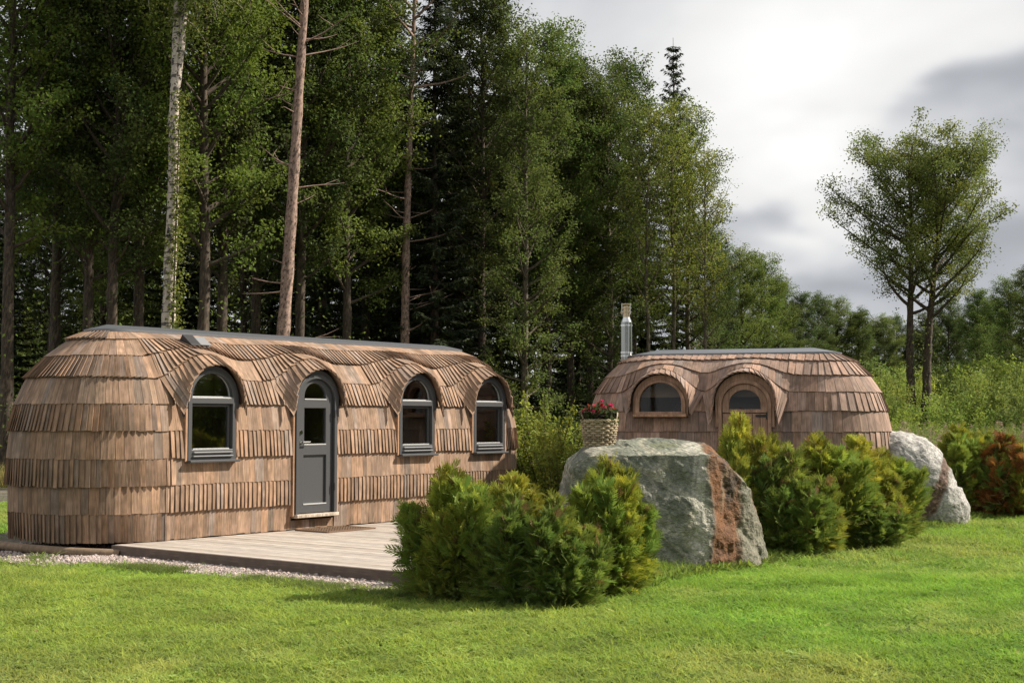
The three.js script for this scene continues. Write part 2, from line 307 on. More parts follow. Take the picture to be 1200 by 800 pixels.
    part(root, 'ridge_cap', B.geo(), M.cap);
  }
  return { at, raw, pOf, lenOfX };
}
function archShape(w, y0, ya, rise, c = 0) { const s = new THREE.Shape(), r = w / 2; s.moveTo(c - r, y0); s.lineTo(c + r, y0); s.lineTo(c + r, ya); for (let i = 1; i < 32; i++) { const a = Math.PI * i / 32; s.lineTo(c + r * Math.cos(a), ya + r * Math.sin(a) * rise); } s.lineTo(c - r, ya); s.closePath(); return s; }
function archBand(w, wi, y0, ya, rise, risei) { const s = new THREE.Shape(), r = w / 2, q = wi / 2; s.moveTo(-r, y0); s.lineTo(-q, y0); s.lineTo(-q, ya); for (let i = 1; i < 32; i++) { const a = Math.PI - Math.PI * i / 32; s.lineTo(q * Math.cos(a), ya + q * Math.sin(a) * risei); } s.lineTo(q, ya); s.lineTo(q, y0); s.lineTo(r, y0); s.lineTo(r, ya); for (let i = 1; i < 32; i++) { const a = Math.PI * i / 32; s.lineTo(r * Math.cos(a), ya + r * Math.sin(a) * rise); } s.lineTo(-r, ya); s.closePath(); return s; }
function rectShape(x0, y0, x1, y1) { const s = new THREE.Shape(); s.moveTo(x0, y0); s.lineTo(x1, y0); s.lineTo(x1, y1); s.lineTo(x0, y1); s.closePath(); return s; }
function plate(shape, holes, depth, z, bevel = 0.006) { shape.holes.push(...holes); const g = new THREE.ExtrudeGeometry(shape, { depth: depth - 2 * bevel, bevelEnabled: true, bevelThickness: bevel, bevelSize: bevel * 0.999, bevelOffset: -bevel, bevelSegments: 2, curveSegments: 24 }); g.translate(0, 0, z + bevel); return g; }
function flat(shape, z) { const g = new THREE.ShapeGeometry(shape, 24); g.translate(0, 0, z); return g; }

// ---- the long cabin
const TH = 51.8 * Math.PI / 180;
const longCabin = thing('shingled_cabin', 'long barrel-shaped cabin clad in brown wooden shingles with three arched windows and a grey door', 'cabin');
longCabin.position.set(-3.17, 0, -20.35); longCabin.rotation.y = TH;
setSeed(11);
{
  const hood = (c, y0, yc) => ({ c, half: 0.385, y0, ya: 1.905, archRise: 0.96, yOpen: 2.12, R: 0.44, rise: 1.0, yc: 1.895, yEnd: 1.70, z: 1.325, zf: 1.235, spread: 0.66, lining: M.frame });
  const W = [-2.585, 1.275, 2.975];
  const hoods = [hood(W[0], 1.12), hood(-0.775, 0.30), hood(W[1], 1.12), hood(W[2], 1.12)];
  const rows = [[2.765, 0.33, 0.40], [2.64, 0.56, 0.62], [2.43, 0.81, 0.86], [2.155, 1.02, 1.08], [1.84, 1.145, 1.19], [1.515, 1.19, 1.25], [1.18, 1.20, 1.27], [0.85, 1.195, 1.26], [0.52, 1.175, 1.24], [0.185, 1.145, 1.20]];
  const F = 3.13;
  const body = cabin(longCabin, {
    F, rows, hoods, ridge: [2.865, 3.30], bumps: [[0.03, 0.02, 0.95], [0.125, 0.06, 0.84], [0.315, 0.085, 0.73]], tint: [0.405, 0.262, 0.165], wl: [0.058, 0.084], wf: [0.07, 0.13], lift: 0.028, rightOpen: 3.72,
    louver: (k, p, c) => { const left = c.x < -3.5 - (k < 4 ? (4 - k) * 0.1 : 0) + ((k * 37) % 5) * 0.09, odd = k % 2 === 1; if (c.z > 0.1 && (k === 2 || k === 3)) for (const h of hoods) { const d = c.x - h.c; if (k === 3 && d > -0.85 && d < -0.12) return true; } return left ? odd : !odd; },
  });
  // windows
  function makeWindow(x) {
    const g = sub(longCabin, 'window'); g.position.set(x, 0, 0);
    const zf = 1.245;
    part(g, 'frame', plate(archShape(0.77, 1.13, 1.905, 0.96), [archShape(0.645, 1.92, 1.925, 0.95), rectShape(-0.325, 1.27, 0.325, 1.845)], 0.085, zf - 0.085), M.frame);
    part(g, 'sash', plate(rectShape(-0.323, 1.24, 0.323, 1.843), [rectShape(-0.288, 1.285, 0.288, 1.81)], 0.045, zf - 0.095, 0.008), M.frame);
    part(g, 'bead', mergeGeometries([box(0.64, 0.014, 0.05, 0, 1.923, zf - 0.035), box(0.58, 0.014, 0.03, 0, 1.278, zf - 0.04)].map((q) => q)), M.frameLight);
    part(g, 'arch_bead', (() => { const s = archShape(0.645, 1.93, 1.932, 0.95), h = archShape(0.612, 1.94, 1.942, 0.95); s.holes.push(h); const q = new THREE.ExtrudeGeometry(s, { depth: 0.02, bevelEnabled: false }); q.translate(0, 0, zf - 0.075); return q; })(), M.frameLight);
    part(g, 'pane', flat(archShape(0.635, 1.93, 1.932, 0.94), zf - 0.066), M.glass);
    part(g, 'pane', flat(rectShape(-0.292, 1.28, 0.292, 1.815), zf - 0.072), M.glass);
    part(g, 'drip_rail', chamferBox(0.62, 0.020, 0.04, 0, 1.232, zf + 0.008, 0.007), M.rail);
    part(g, 'drip_rail', chamferBox(0.64, 0.018, 0.04, 0, 1.185, zf + 0.012, 0.006), M.rail);
    part(g, 'sill', chamferBox(0.80, 0.03, 0.10, 0, 1.122, zf + 0.02, 0.006), M.frame);
    for (const s of [-1, 1]) part(g, 'side_board', chamferBox(0.035, 0.66, 0.07, s * 0.408, 1.45, zf - 0.04, 0.004), M.trimWood);
    return g;
  }
  for (const x of W) makeWindow(x);
  // a light roller blind half hides the room behind the first window
  // door
  {
    const g = sub(longCabin, 'door'), zf = 1.24; g.position.set(-0.775, 0, 0);
    part(g, 'frame', plate(archBand(0.77, 0.66, 0.37, 1.905, 0.93, 0.90), [], 0.10, zf - 0.085), M.frame);
    const glassTop = archShape(0.40, 1.93, 1.955, 0.95), glassMid = rectShape(-0.20, 1.31, 0.20, 1.80), panel = rectShape(-0.21, 0.50, 0.21, 1.16);
    part(g, 'leaf', plate(archShape(0.652, 0.378, 1.905, 0.895), [glassTop, glassMid, panel], 0.055, zf - 0.085, 0.008), M.frame);
    part(g, 'panel', chamferBox(0.43, 0.68, 0.02, 0, 0.83, zf - 0.072, 0.006), M.frame);
    part(g, 'bead', mergeGeometries([box(0.41, 0.016, 0.045, 0, 1.922, zf - 0.045), box(0.41, 0.016, 0.04, 0, 1.306, zf - 0.045), box(0.43, 0.016, 0.045, 0, 0.498, zf - 0.045)]), M.frameLight);
    part(g, 'pane', flat(archShape(0.41, 1.92, 1.955, 0.95), zf - 0.062), M.glass);
    part(g, 'pane', flat(rectShape(-0.21, 1.30, 0.21, 1.81), zf - 0.062), M.glass);
    const lever = new THREE.CylinderGeometry(0.011, 0.011, 0.13, 10); lever.rotateZ(Math.PI / 2); lever.translate(-0.215, 1.34, zf + 0.03);
    const stem = new THREE.CylinderGeometry(0.012, 0.012, 0.06, 10); stem.rotateX(Math.PI / 2); stem.translate(-0.272, 1.34, zf + 0.005);
    part(g, 'handle', mergeGeometries([lever, stem]), M.steel);
    for (const y of [1.34, 1.47]) { const e = new THREE.CylinderGeometry(0.028, 0.028, 0.018, 18); e.rotateX(Math.PI / 2); e.translate(-0.272, y, zf - 0.022); part(g, 'lock_plate', e, M.steel); }
    for (const y of [0.72, 1.72]) { const e = new THREE.CylinderGeometry(0.012, 0.012, 0.10, 10); e.translate(0.333, y, zf + 0.012); part(g, 'hinge', e, M.black); }
    part(g, 'threshold', chamferBox(0.79, 0.05, 0.12, 0, 0.345, zf - 0.01, 0.008), std({ color: C(0.62, 0.54, 0.44), map: grainTex, roughness: 0.7 }));
    for (const s of [-1, 1]) part(g, 'side_board', chamferBox(0.035, 1.36, 0.07, s * 0.408, 1.02, zf - 0.04, 0.004), M.trimWood);
  }
  // roof vent above the first window
  {
    const g = sub(longCabin, 'roof_vent'); g.position.set(-2.55, 2.585, 0.72); g.rotation.set(0.62, 0.0, 0.0);
    part(g, 'housing', chamferBox(0.16, 0.11, 0.24, -0.02, 0.06, 0, 0.01), M.black);
    for (let i = 0; i < 4; i++) part(g, 'slat', chamferBox(0.17, 0.012, 0.19, 0.15, 0.025 + i * 0.026, 0.01, 0.003), M.rail);
    part(g, 'flashing', box(0.36, 0.008, 0.24, 0.08, 0.002, 0.0), M.black);
  }
  // bearers and the bent runner below the floor
  for (const z of [-0.7, 0.7]) part(longCabin, 'bearer', chamferBox(6.6, 0.12, 0.16, 0, 0.095, z, 0.01), M.fascia);
  { const q = new THREE.TubeGeometry(new THREE.CatmullRomCurve3([V(-4.45, 0.10, -0.6), V(-4.42, 0.09, 0.1), V(-4.25, 0.075, 0.75), V(-3.95, 0.06, 1.25)]), 24, 0.055, 8); part(longCabin, 'runner', q, std({ color: C(0.34, 0.25, 0.17), map: plankTex, roughness: 0.9 })); }
  { const q = new THREE.CylinderGeometry(0.045, 0.06, 0.17, 14); q.translate(-3.35, 0.09, 0.75); part(longCabin, 'support_jack', q, M.red); }
  // room: partition and bed seen faintly through the panes
  part(longCabin, 'interior_wall', box(0.05, 2.0, 1.9, 0.25, 1.2, 0), M.interior);
  part(longCabin, 'bunk', box(2.2, 0.45, 0.9, 2.0, 0.55, -0.6), M.interior);
}

// ---- the sauna
const sauna = thing('sauna_cabin', 'short barrel-shaped cabin of brown shingles with a half-round window, plank door and steel chimney', 'cabin');
sauna.position.set(3.59, 0, -22.2); sauna.rotation.y = -0.296;
setSeed(23);
{
  const hoodW = { c: -0.99, half: 0.40, y0: 1.68, ya: 1.87, archRise: 0.95, yOpen: 2.0, R: 0.44, rise: 0.95, yc: 1.92, yEnd: 1.72, z: 1.34, zf: 1.235, spread: 0.66, lining: M.saunaWood };
  const hoodD = { c: 0.30, half: 0.385, y0: 0.42, ya: 1.87, archRise: 0.95, yOpen: 2.0, R: 0.455, rise: 0.95, yc: 1.92, yEnd: 1.55, z: 1.34, zf: 1.235, spread: 0.66, lining: M.saunaWood };
  const rows = [[2.665, 0.40, 0.34], [2.53, 0.66, 0.60], [2.31, 0.89, 0.80], [2.06, 1.04, 0.95], [1.775, 1.14, 1.04], [1.47, 1.185, 1.09], [1.17, 1.20, 1.10], [0.87, 1.195, 1.09], [0.57, 1.18, 1.08], [0.27, 1.15, 1.05]];
  cabin(sauna, {
    F: 1.30, rows, hoods: [hoodW, hoodD], ridge: [2.775, 1.24], bumps: [[0.05, 0.02, 0.95], [0.19, 0.05, 0.80], [0.36, 0.09, 0.70]], tint: [0.40, 0.262, 0.188], wl: [0.10, 0.14], wf: [0.11, 0.17], lift: 0.016, power: 2.2,
    louver: (k, p, c) => k % 2 === 0 ? c.x > 0.9 : (c.x < -1.5 && k === 3) || k === 1,
  });
  {
    const g = sub(sauna, 'window'), zf = 1.25; g.position.set(-0.99, 0, 0);
    part(g, 'frame', plate(archShape(0.79, 1.70, 1.87, 0.95), [archShape(0.655, 1.765, 1.90, 0.95)], 0.10, zf - 0.09), M.saunaWood);
    part(g, 'pane', flat(archShape(0.66, 1.76, 1.90, 0.95), zf - 0.06), M.saunaGlass);
    part(g, 'sill', chamferBox(0.83, 0.045, 0.11, 0, 1.705, zf + 0.015, 0.006), M.trimWood);
  }
  {
    const g = sub(sauna, 'door'), zf = 1.245; g.position.set(0.30, 0, 0);
    part(g, 'frame', plate(archBand(0.80, 0.69, 0.43, 1.87, 0.94, 0.92), [], 0.10, zf - 0.09), M.saunaWood);
    // the upper panel with its half-round light, then upright boards
    part(g, 'top_panel', plate(archShape(0.682, 1.745, 1.87, 0.915), [archShape(0.475, 1.80, 1.875, 0.92)], 0.04, zf - 0.07, 0.005), M.saunaWood);
    part(g, 'pane', flat(archShape(0.48, 1.79, 1.875, 0.92), zf - 0.055), M.saunaGlass);
    for (let i = 0; i < 6; i++) part(g, 'board', chamferBox(0.109, 1.29, 0.035, -0.285 + i * 0.114, 1.09, zf - 0.052, 0.006), M.saunaWood);
    part(g, 'hinge', mergeGeometries([box(0.16, 0.035, 0.012, 0.24, 1.70, zf - 0.025), box(0.05, 0.11, 0.014, 0.345, 1.70, zf - 0.02)]), M.black);
    part(g, 'hinge', mergeGeometries([box(0.16, 0.035, 0.012, 0.24, 0.75, zf - 0.025), box(0.05, 0.11, 0.014, 0.345, 0.75, zf - 0.02)]), M.black);
    { const q = new THREE.TorusGeometry(0.045, 0.012, 8, 18, Math.PI); q.rotateZ(Math.PI / 2); q.translate(-0.24, 1.31, zf - 0.03); part(g, 'handle', q, M.black); }
  }
  // chimney
  {
    const g = sub(sauna, 'chimney'); g.position.set(-1.78, 2.42, 0.02); g.scale.set(1.12, 1.14, 1.12);
    const cyl = (r0, r1, h, y) => { const q = new THREE.CylinderGeometry(r1, r0, h, 32); q.translate(0, y + h / 2, 0); return q; };
    part(g, 'flashing', cyl(0.20, 0.115, 0.22, -0.08), M.steelDull);
    part(g, 'pipe', cyl(0.083, 0.083, 0.62, 0.10), M.pipe);
    for (const y of [0.22, 0.27, 0.66]) part(g, 'clamp_band', cyl(0.090, 0.090, 0.022, y), M.steel);
    part(g, 'cone', cyl(0.083, 0.055, 0.07, 0.72), M.steel);
    part(g, 'flue', cyl(0.052, 0.052, 0.16, 0.79), M.brass);
    for (const y of [0.86, 0.915, 0.97]) part(g, 'cowl_ring', cyl(0.075, 0.075, 0.014, y), M.brass);
    for (let i = 0; i < 3; i++) { const a = i * 2.09 + .4, q = cyl(0.006, 0.006, 0.16, 0.83); q.translate(0.07 * Math.cos(a), 0, 0.07 * Math.sin(a)); part(g, 'cowl_rod', q, M.steel); }
  }
  part(sauna, 'bench', box(0.9, 0.06, 1.6, -1.35, 1.25, -0.2), M.saunaWood);
  part(sauna, 'backrest_board', (() => { const q = box(0.9, 0.14, 0.03, 0, 0, 0); q.rotateZ(0.9); q.translate(-1.1, 1.75, -0.5); return q; })(), M.saunaWood);
  part(sauna, 'plinth', box(2.7, 0.22, 1.9, 0, 0.14, 0), M.underlay);
}

// ------------------------------------------------------------------ deck, mat, gravel
setSeed(31);
{
  const deck = thing('wooden_deck', 'weathered pale wooden deck in front of the long cabin', 'deck');
  deck.position.copy(longCabin.position); deck.rotation.y = TH;
  const x0 = -3.93, x1 = 1.95, z0 = 1.10, z1 = 6.05, pitch = 0.126;
  let i = 0;
  for (let x = x0 + pitch / 2; x < x1; x += pitch, i++) {
    const g = chamferBox(0.120, 0.03, z1 - z0, x, 0.142 + (R() - .5) * .003, (z0 + z1) / 2, 0.004), n = g.attributes.position.count, k = 0.82 + 0.34 * R(), warm = R();
    const c = [0.57 * k, (0.505 + 0.02 * warm) * k, (0.445 + 0.04 * warm) * k], col = new Float32Array(n * 3), uv = g.attributes.uv, P = g.attributes.position, o = R() * 3;
    for (let j = 0; j < n; j++) { col.set(c, j * 3); uv.setXY(j, P.getX(j) + o, P.getZ(j) * 0.6 + o); }
    g.setAttribute('color', new THREE.BufferAttribute(col, 3));
    part(deck, 'plank', g, M.plank);
  }
  part(deck, 'fascia', chamferBox(0.035, 0.165, z1 - z0 + 0.05, x0 - 0.022, 0.072, (z0 + z1) / 2 + 0.02, 0.004), M.fascia);
  part(deck, 'fascia', chamferBox(x1 - x0, 0.165, 0.035, (x0 + x1) / 2, 0.072, z1 + 0.022, 0.004), M.fascia);
  part(deck, 'joist', mergeGeometries([1.6, 3.0, 4.4, 5.8].map((z) => box(x1 - x0 - 0.1, 0.11, 0.05, (x0 + x1) / 2, 0.068, z))), M.underlay);
  const mat = thing('doormat', 'flat brown open-weave doormat lying on the deck before the grey door', 'doormat');
  mat.position.copy(longCabin.position); mat.rotation.y = TH;
  part(mat, 'border', mergeGeometries([box(0.9, 0.018, 0.03, -0.72, 0.168, 1.27), box(0.9, 0.018, 0.03, -0.72, 0.168, 1.86), box(0.03, 0.018, 0.62, -1.16, 0.168, 1.565), box(0.03, 0.018, 0.62, -0.28, 0.168, 1.565)]), M.mat);
  const ribs = []; for (let a = 0; a < 17; a++) ribs.push(box(0.016, 0.014, 0.57, -1.12 + a * 0.05, 0.166, 1.565)); for (let a = 0; a < 12; a++) ribs.push(box(0.86, 0.013, 0.016, -0.72, 0.1655, 1.30 + a * 0.048));
  part(mat, 'web', mergeGeometries(ribs), M.mat);
}
const toCabin = (x, z) => { const dx = x - longCabin.position.x, dz = z - longCabin.position.z, c = Math.cos(TH), s = Math.sin(TH); return [dx * c - dz * s, dx * s + dz * c]; };
const inGravel = (x, z) => { const [a, b] = toCabin(x, z), w = 0.46 + 0.30 * (fbm(x * 1.6, z * 1.6, 9, 3) - .5); return a > -4.0 - w - 0.75 * sstep(2.4, 0.6, b) && a < -3.9 + sstep(1.6, 1.0, b) * 8 && b < 6.0 && b > -3; };
{
  // bed of gravel along the deck and under the cabin's end
  const s = new THREE.Shape([[-5.2, -3], [-5.2, 0.6], [-4.56, 2.0], [-4.45, 5.7], [-3.9, 6.0], [-3.5, 1.2], [4.4, 1.2], [4.4, -3]].map(([a, b]) => new THREE.Vector2(a, -b)));
  const g = new THREE.ShapeGeometry(s); g.rotateX(-Math.PI / 2); g.translate(0, 0.03, 0);
  const m = top('gravel_bed', g, M.gravelBed, 'pinkish grey gravel bed beside the deck and under the long cabin', 'gravel', null, 'structure'); m.position.copy(longCabin.position); m.rotation.y = TH;
  const st = new THREE.IcosahedronGeometry(1, 0), mats = [], cols = [], Q = new THREE.Matrix4(), q = new THREE.Quaternion();
  for (let i = 0; i < 16000; i++) {
    const edge = R(), a = edge < 0.72 ? rr(-4.62, -3.92) : rr(-5.2, -3.0), b = edge < 0.72 ? rr(1.0, 6.0) : rr(-1.2, 1.6);
    const c = Math.cos(TH), s2 = Math.sin(TH), x = longCabin.position.x + a * c + b * s2, z = longCabin.position.z - a * s2 + b * c;
    if (edge < 0.72 && a < -4.35 && R() < fbm(x * 3, z * 3, 2, 3) * 1.2 - 0.1) continue;
    const r = rr(0.007, 0.02) * (R() < .04 ? 1.7 : 1); q.setFromEuler(new THREE.Euler(R() * 6, R() * 6, R() * 6)); Q.compose(V(x, 0.032 + r * 0.3, z), q, V(r, r * rr(.5, .9), r * rr(.7, 1.2))); mats.push(Q.clone());
    const k = rr(0.5, 1.25), t = R(); cols.push(C((0.40 + 0.06 * t) * k, 0.355 * k, (0.335 - 0.02 * t) * k));
  }
  const im = new THREE.InstancedMesh(st, M.stone, mats.length); mats.forEach((mm, i) => { im.setMatrixAt(i, mm); im.setColorAt(i, cols[i]); });
  im.name = 'gravel'; im.castShadow = im.receiveShadow = true; scene.add(im); tag(im, 'small pinkish grey gravel stones beside the deck edge', 'gravel', null, 'stuff');
  // track beyond the cabin, seen past its rounded end
  const strip = (w0, w1, name, lab) => { const q2 = new THREE.PlaneGeometry(30, w1 - w0, 60, 2); q2.rotateX(-Math.PI / 2); const P = q2.attributes.position; for (let j = 0; j < P.count; j++) { const x = P.getX(j) - 21, z = P.getZ(j) - (w0 + w1) / 2 + (fbm(x * .5, P.getZ(j) * .2, 1, 3) - .5) * .8; P.setXYZ(j, x, groundY(x, z) + 0.012, z); } q2.computeVertexNormals(); top(name, q2, M.gravelBed, lab, 'path', null, 'structure'); };
  strip(24.0, 33, 'gravel_path', 'pale gravel path running past the rounded end of the long cabin');
  strip(62, 95, 'gravel_road', 'distant pale gravel road at the forest edge');
}

// ------------------------------------------------------------------ foliage tools
class Leaves {
  constructor() { this.p = []; this.c = []; this.i = []; this.k = 0; }
  // one leaf: a rhombus folded along its midrib
  leaf(x, y, z, dx, dy, dz, nx, ny, nz, len, wid, c) {
    // side = dir x n
    let sx = dy * nz - dz * ny, sy = dz * nx - dx * nz, sz = dx * ny - dy * nx; const sl = Math.hypot(sx, sy, sz) || 1; sx /= sl; sy /= sl; sz /= sl;
    const h = wid * 0.5, f = wid * 0.18, k = this.k;
    this.p.push(x, y, z, x + dx * len * .45 + sx * h + nx * f, y + dy * len * .45 + sy * h + ny * f, z + dz * len * .45 + sz * h + nz * f, x + dx * len, y + dy * len, z + dz * len, x + dx * len * .45 - sx * h + nx * f, y + dy * len * .45 - sy * h + ny * f, z + dz * len * .45 - sz * h + nz * f);
    for (let j = 0; j < 4; j++) this.c.push(c[0], c[1], c[2]);
    this.i.push(k, k + 1, k + 2, k, k + 2, k + 3); this.k += 4;
  }
  rnd(x, y, z, len, wid, c, up = 0.3) {
    let a = R() * 6.283, t = R() * 2 - 1, s = Math.sqrt(1 - t * t), dx = s * Math.cos(a), dy = t * 0.8 - up, dz = s * Math.sin(a), l = Math.hypot(dx, dy, dz) || 1;
    this.leaf(x, y, z, dx / l, dy / l, dz / l, R() - .5, R() + .1, R() - .5, len, wid, c);
  }
  geo() { const g = new THREE.BufferGeometry(); g.setAttribute('position', new THREE.Float32BufferAttribute(this.p, 3)); g.setAttribute('color', new THREE.Float32BufferAttribute(this.c, 3)); g.setIndex(this.i); return g; }
}
// tapered tube along points [{p, r}]
function limb(B, pts, seg = 6, vscale = 1) {
  let v = 0; const rings = [], n = pts.length; let ref = V(1, 0, 0);
  for (let i = 0; i < n; i++) {
    const d = pts[Math.min(n - 1, i + 1)].p.clone().sub(pts[Math.max(0, i - 1)].p).normalize(); if (Math.abs(d.dot(ref)) > 0.9) ref = V(0, 0, 1);
    const a = V().crossVectors(d, ref).normalize(), b = V().crossVectors(d, a).normalize(); ref = b.clone().cross(d).normalize(); if (i) v += pts[i].p.distanceTo(pts[i - 1].p);
    const ring = []; for (let j = 0; j <= seg; j++) { const t = j / seg * 6.2832, q = pts[i].p.clone().addScaledVector(a, Math.cos(t) * pts[i].r).addScaledVector(b, Math.sin(t) * pts[i].r); ring.push(B.v(q.x, q.y, q.z, null, j / seg, v * vscale)); } rings.push(ring);
  }
  for (let i = 0; i < n - 1; i++) for (let j = 0; j < seg; j++) { const a = rings[i][j], b = rings[i][j + 1], c = rings[i + 1][j], d = rings[i + 1][j + 1]; B.i.push(a, c, b, b, c, d); }
}
function vary(c, amt = 0.25, warm = 0.12) { const k = 1 + (R() - .5) * 2 * amt, w = (R() - .5) * 2 * warm; return [c[0] * k * (1 + w), c[1] * k, c[2] * k * (1 - w)]; }
function path(a, dir, len, n, r0, r1, wob, lift = 0) {
  const pts = [], d = dir.clone().normalize(); let p = a.clone();
  for (let i = 0; i <= n; i++) { pts.push({ p: p.clone(), r: lerp(r0, r1, i / n) }); d.x += gauss() * wob; d.y += gauss() * wob * 0.6 + lift; d.z += gauss() * wob; d.normalize(); p.addScaledVector(d, len / n); }
  return pts;
}
// broad-leaved tree; returns { wood, leaves } geometries at unit size in metres
function broadleaf(o) {
  const B = new Buf(), L = new Leaves(), H = o.h;
  const trunks = o.trunks ?? [{ x: 0, z: 0, lx: 0, lz: 0, h: H, r: o.r }];
  for (const t of trunks) {
    const pts = []; let wx = 0, wz = 0; for (let i = 0; i <= 14; i++) { const f = i / 14; wx += gauss() * 0.05 * (o.wiggle ?? 1); wz += gauss() * 0.05 * (o.wiggle ?? 1); pts.push({ p: V(t.x + t.lx * Math.pow(f, 1.25) * t.h + wx, (t.y0 ?? 0) + f * t.h * 0.96, t.z + t.lz * f * t.h + wz), r: t.r * (Math.pow(1 - f, 0.8) * 0.93 + 0.07) * (1 + (t.y0 ? 0 : 0.5) * Math.exp(-f * 30)) }); }
    limb(B, pts, 9, 0.5);
    const on = (f) => { const q = f * 14, i = Math.min(13, Math.floor(q)), u = q - i; return { p: pts[i].p.clone().lerp(pts[i + 1].p, u), r: lerp(pts[i].r, pts[i + 1].r, u) }; };
    const nL = o.limbs;
    for (let k = 0; k < nL; k++) {
      const f = lerp(t.base ?? o.base, 0.985, Math.pow((k + R() * .8) / nL, o.bias ?? 0.85)), st = on(f), az = k * 2.4 + R() * 1.2, rel = (f - o.base) / (1 - o.base), prof = o.profile ? o.profile(rel) : Math.pow(Math.sin(Math.PI * clamp(0.12 + 0.86 * rel)), 0.6);
      const len = o.cr * prof * rr(0.65, 1.1), rise = lerp(o.rise0 ?? 0.5, o.rise1 ?? 1.3, rel);
      const dir = V(Math.cos(az), rise * rr(.7, 1.3), Math.sin(az)), lp = path(st.p, dir, len, 6, Math.min(st.r * 0.6, 0.02 + len * 0.022), 0.008, 0.12, o.droop ? -o.droop : 0.05);
      limb(B, lp, 5, 0.5);
      const nS = Math.max(2, Math.round(len * (o.twigs ?? 2.4)));
      for (let j = 0; j < nS; j++) {
        const u = lerp(0.25, 1, (j + R()) / nS) * 6, i = Math.min(5, Math.floor(u)), sp = lp[i].p.clone().lerp(lp[i + 1].p, u - i), d2 = V(gauss(), gauss() * .5 + (o.droop ? -0.4 : 0.35), gauss()).normalize().add(lp[i + 1].p.clone().sub(lp[i].p).normalize().multiplyScalar(0.6));
        const l2 = rr(0.35, 0.95) * (o.twigLen ?? 1), tp = path(sp, d2, l2, 3, 0.012, 0.004, 0.2, o.droop ? -0.25 : 0);
        limb(B, tp, 3, 0.5);
        const n = Math.round((o.clump ?? 28) * rr(0.5, 1.4)), tone = vary(o.color, 0.22, 0.10), cr = (o.clumpR ?? 0.42) * rr(.7, 1.25);
        for (let q = 0; q < n; q++) {
          const v = tp[Math.min(3, 1 + Math.floor(R() * 3))].p, c = vary(tone, 0.2, 0.08);
          L.rnd(v.x + gauss() * cr, v.y + gauss() * cr * (o.flatten ?? 0.62), v.z + gauss() * cr, o.leaf * rr(.7, 1.25), o.leaf * rr(.5, .8), c, o.droop ? 0.7 : 0.25);
        }
      }
    }
    if (o.skirt) for (let q = 0; q < o.skirt; q++) { const f = rr(0.04, o.base + .1), st = on(f), a = R() * 6.28, r = Math.pow(R(), .6) * (o.skirtR ?? 0.9), c = vary(o.color, .3, .1); L.rnd(st.p.x + Math.cos(a) * r, st.p.y + gauss() * .3, st.p.z + Math.sin(a) * r, o.leaf, o.leaf * .7, c); }
  }
  return { wood: B.geo(), leaves: L.geo() };
}
function spruce(o) {
  const B = new Buf(), L = new Leaves(), H = o.h;
  limb(B, [0, .1, .3, .6, .85, 1].map((f) => ({ p: V(gauss() * .03, f * H, gauss() * .03), r: o.r * (1 - f * 0.96) })), 8, 0.5);
  const whorls = Math.round(H / 0.42);
  for (let w = 0; w < whorls; w++) {
    const f = lerp(o.base, 0.99, w / whorls), rad = o.cr * Math.pow(1 - f, 0.8) * rr(.8, 1.12) + 0.12, nb = 5 + Math.floor(R() * 3);
    for (let b = 0; b < nb; b++) {
      const az = b / nb * 6.283 + R() * 1.2, ca = Math.cos(az), sa = Math.sin(az), len = rad * rr(.65, 1.1), n = Math.max(3, Math.round(len / 0.12)), y0 = f * H + gauss() * .1, droop = lerp(0.42, -0.5, Math.pow(f, 1.5));
      const pts = []; for (let i = 0; i <= 5; i++) { const u = i / 5; pts.push({ p: V(ca * len * u, y0 - droop * len * u + 0.28 * len * u * u, sa * len * u), r: 0.018 * (1 - u) + 0.004 }); } limb(B, pts, 3);
      for (let i = 0; i < n; i++) {
        const u = (i + .6) / n, px = ca * len * u, py = y0 - droop * len * u + 0.28 * len * u * u, pz = sa * len * u, tone = vary(o.color, .28, .1);
        for (const s of [-1, 1, 0]) { // side twigs and hanging ones
          const m = s === 0 ? 2 : 3;
          for (let q = 0; q < m; q++) {
            let dx = ca * 0.8 - sa * s * rr(.6, 1.2) + gauss() * .2, dy = -0.25 - (s === 0 ? 1.1 : 0.35) * R() + gauss() * .15, dz = sa * 0.8 + ca * s * rr(.6, 1.2) + gauss() * .2; const l = Math.hypot(dx, dy, dz);
            L.leaf(px + gauss() * .05, py + gauss() * .04, pz + gauss() * .05, dx / l, dy / l, dz / l, gauss() * .4, 1, gauss() * .4, rr(.2, .42) * (0.55 + .5 * (1 - f)), rr(.05, .10), vary(tone, .2, .05));
          }
        }
      }
    }
  }
  return { wood: B.geo(), leaves: L.geo() };
}
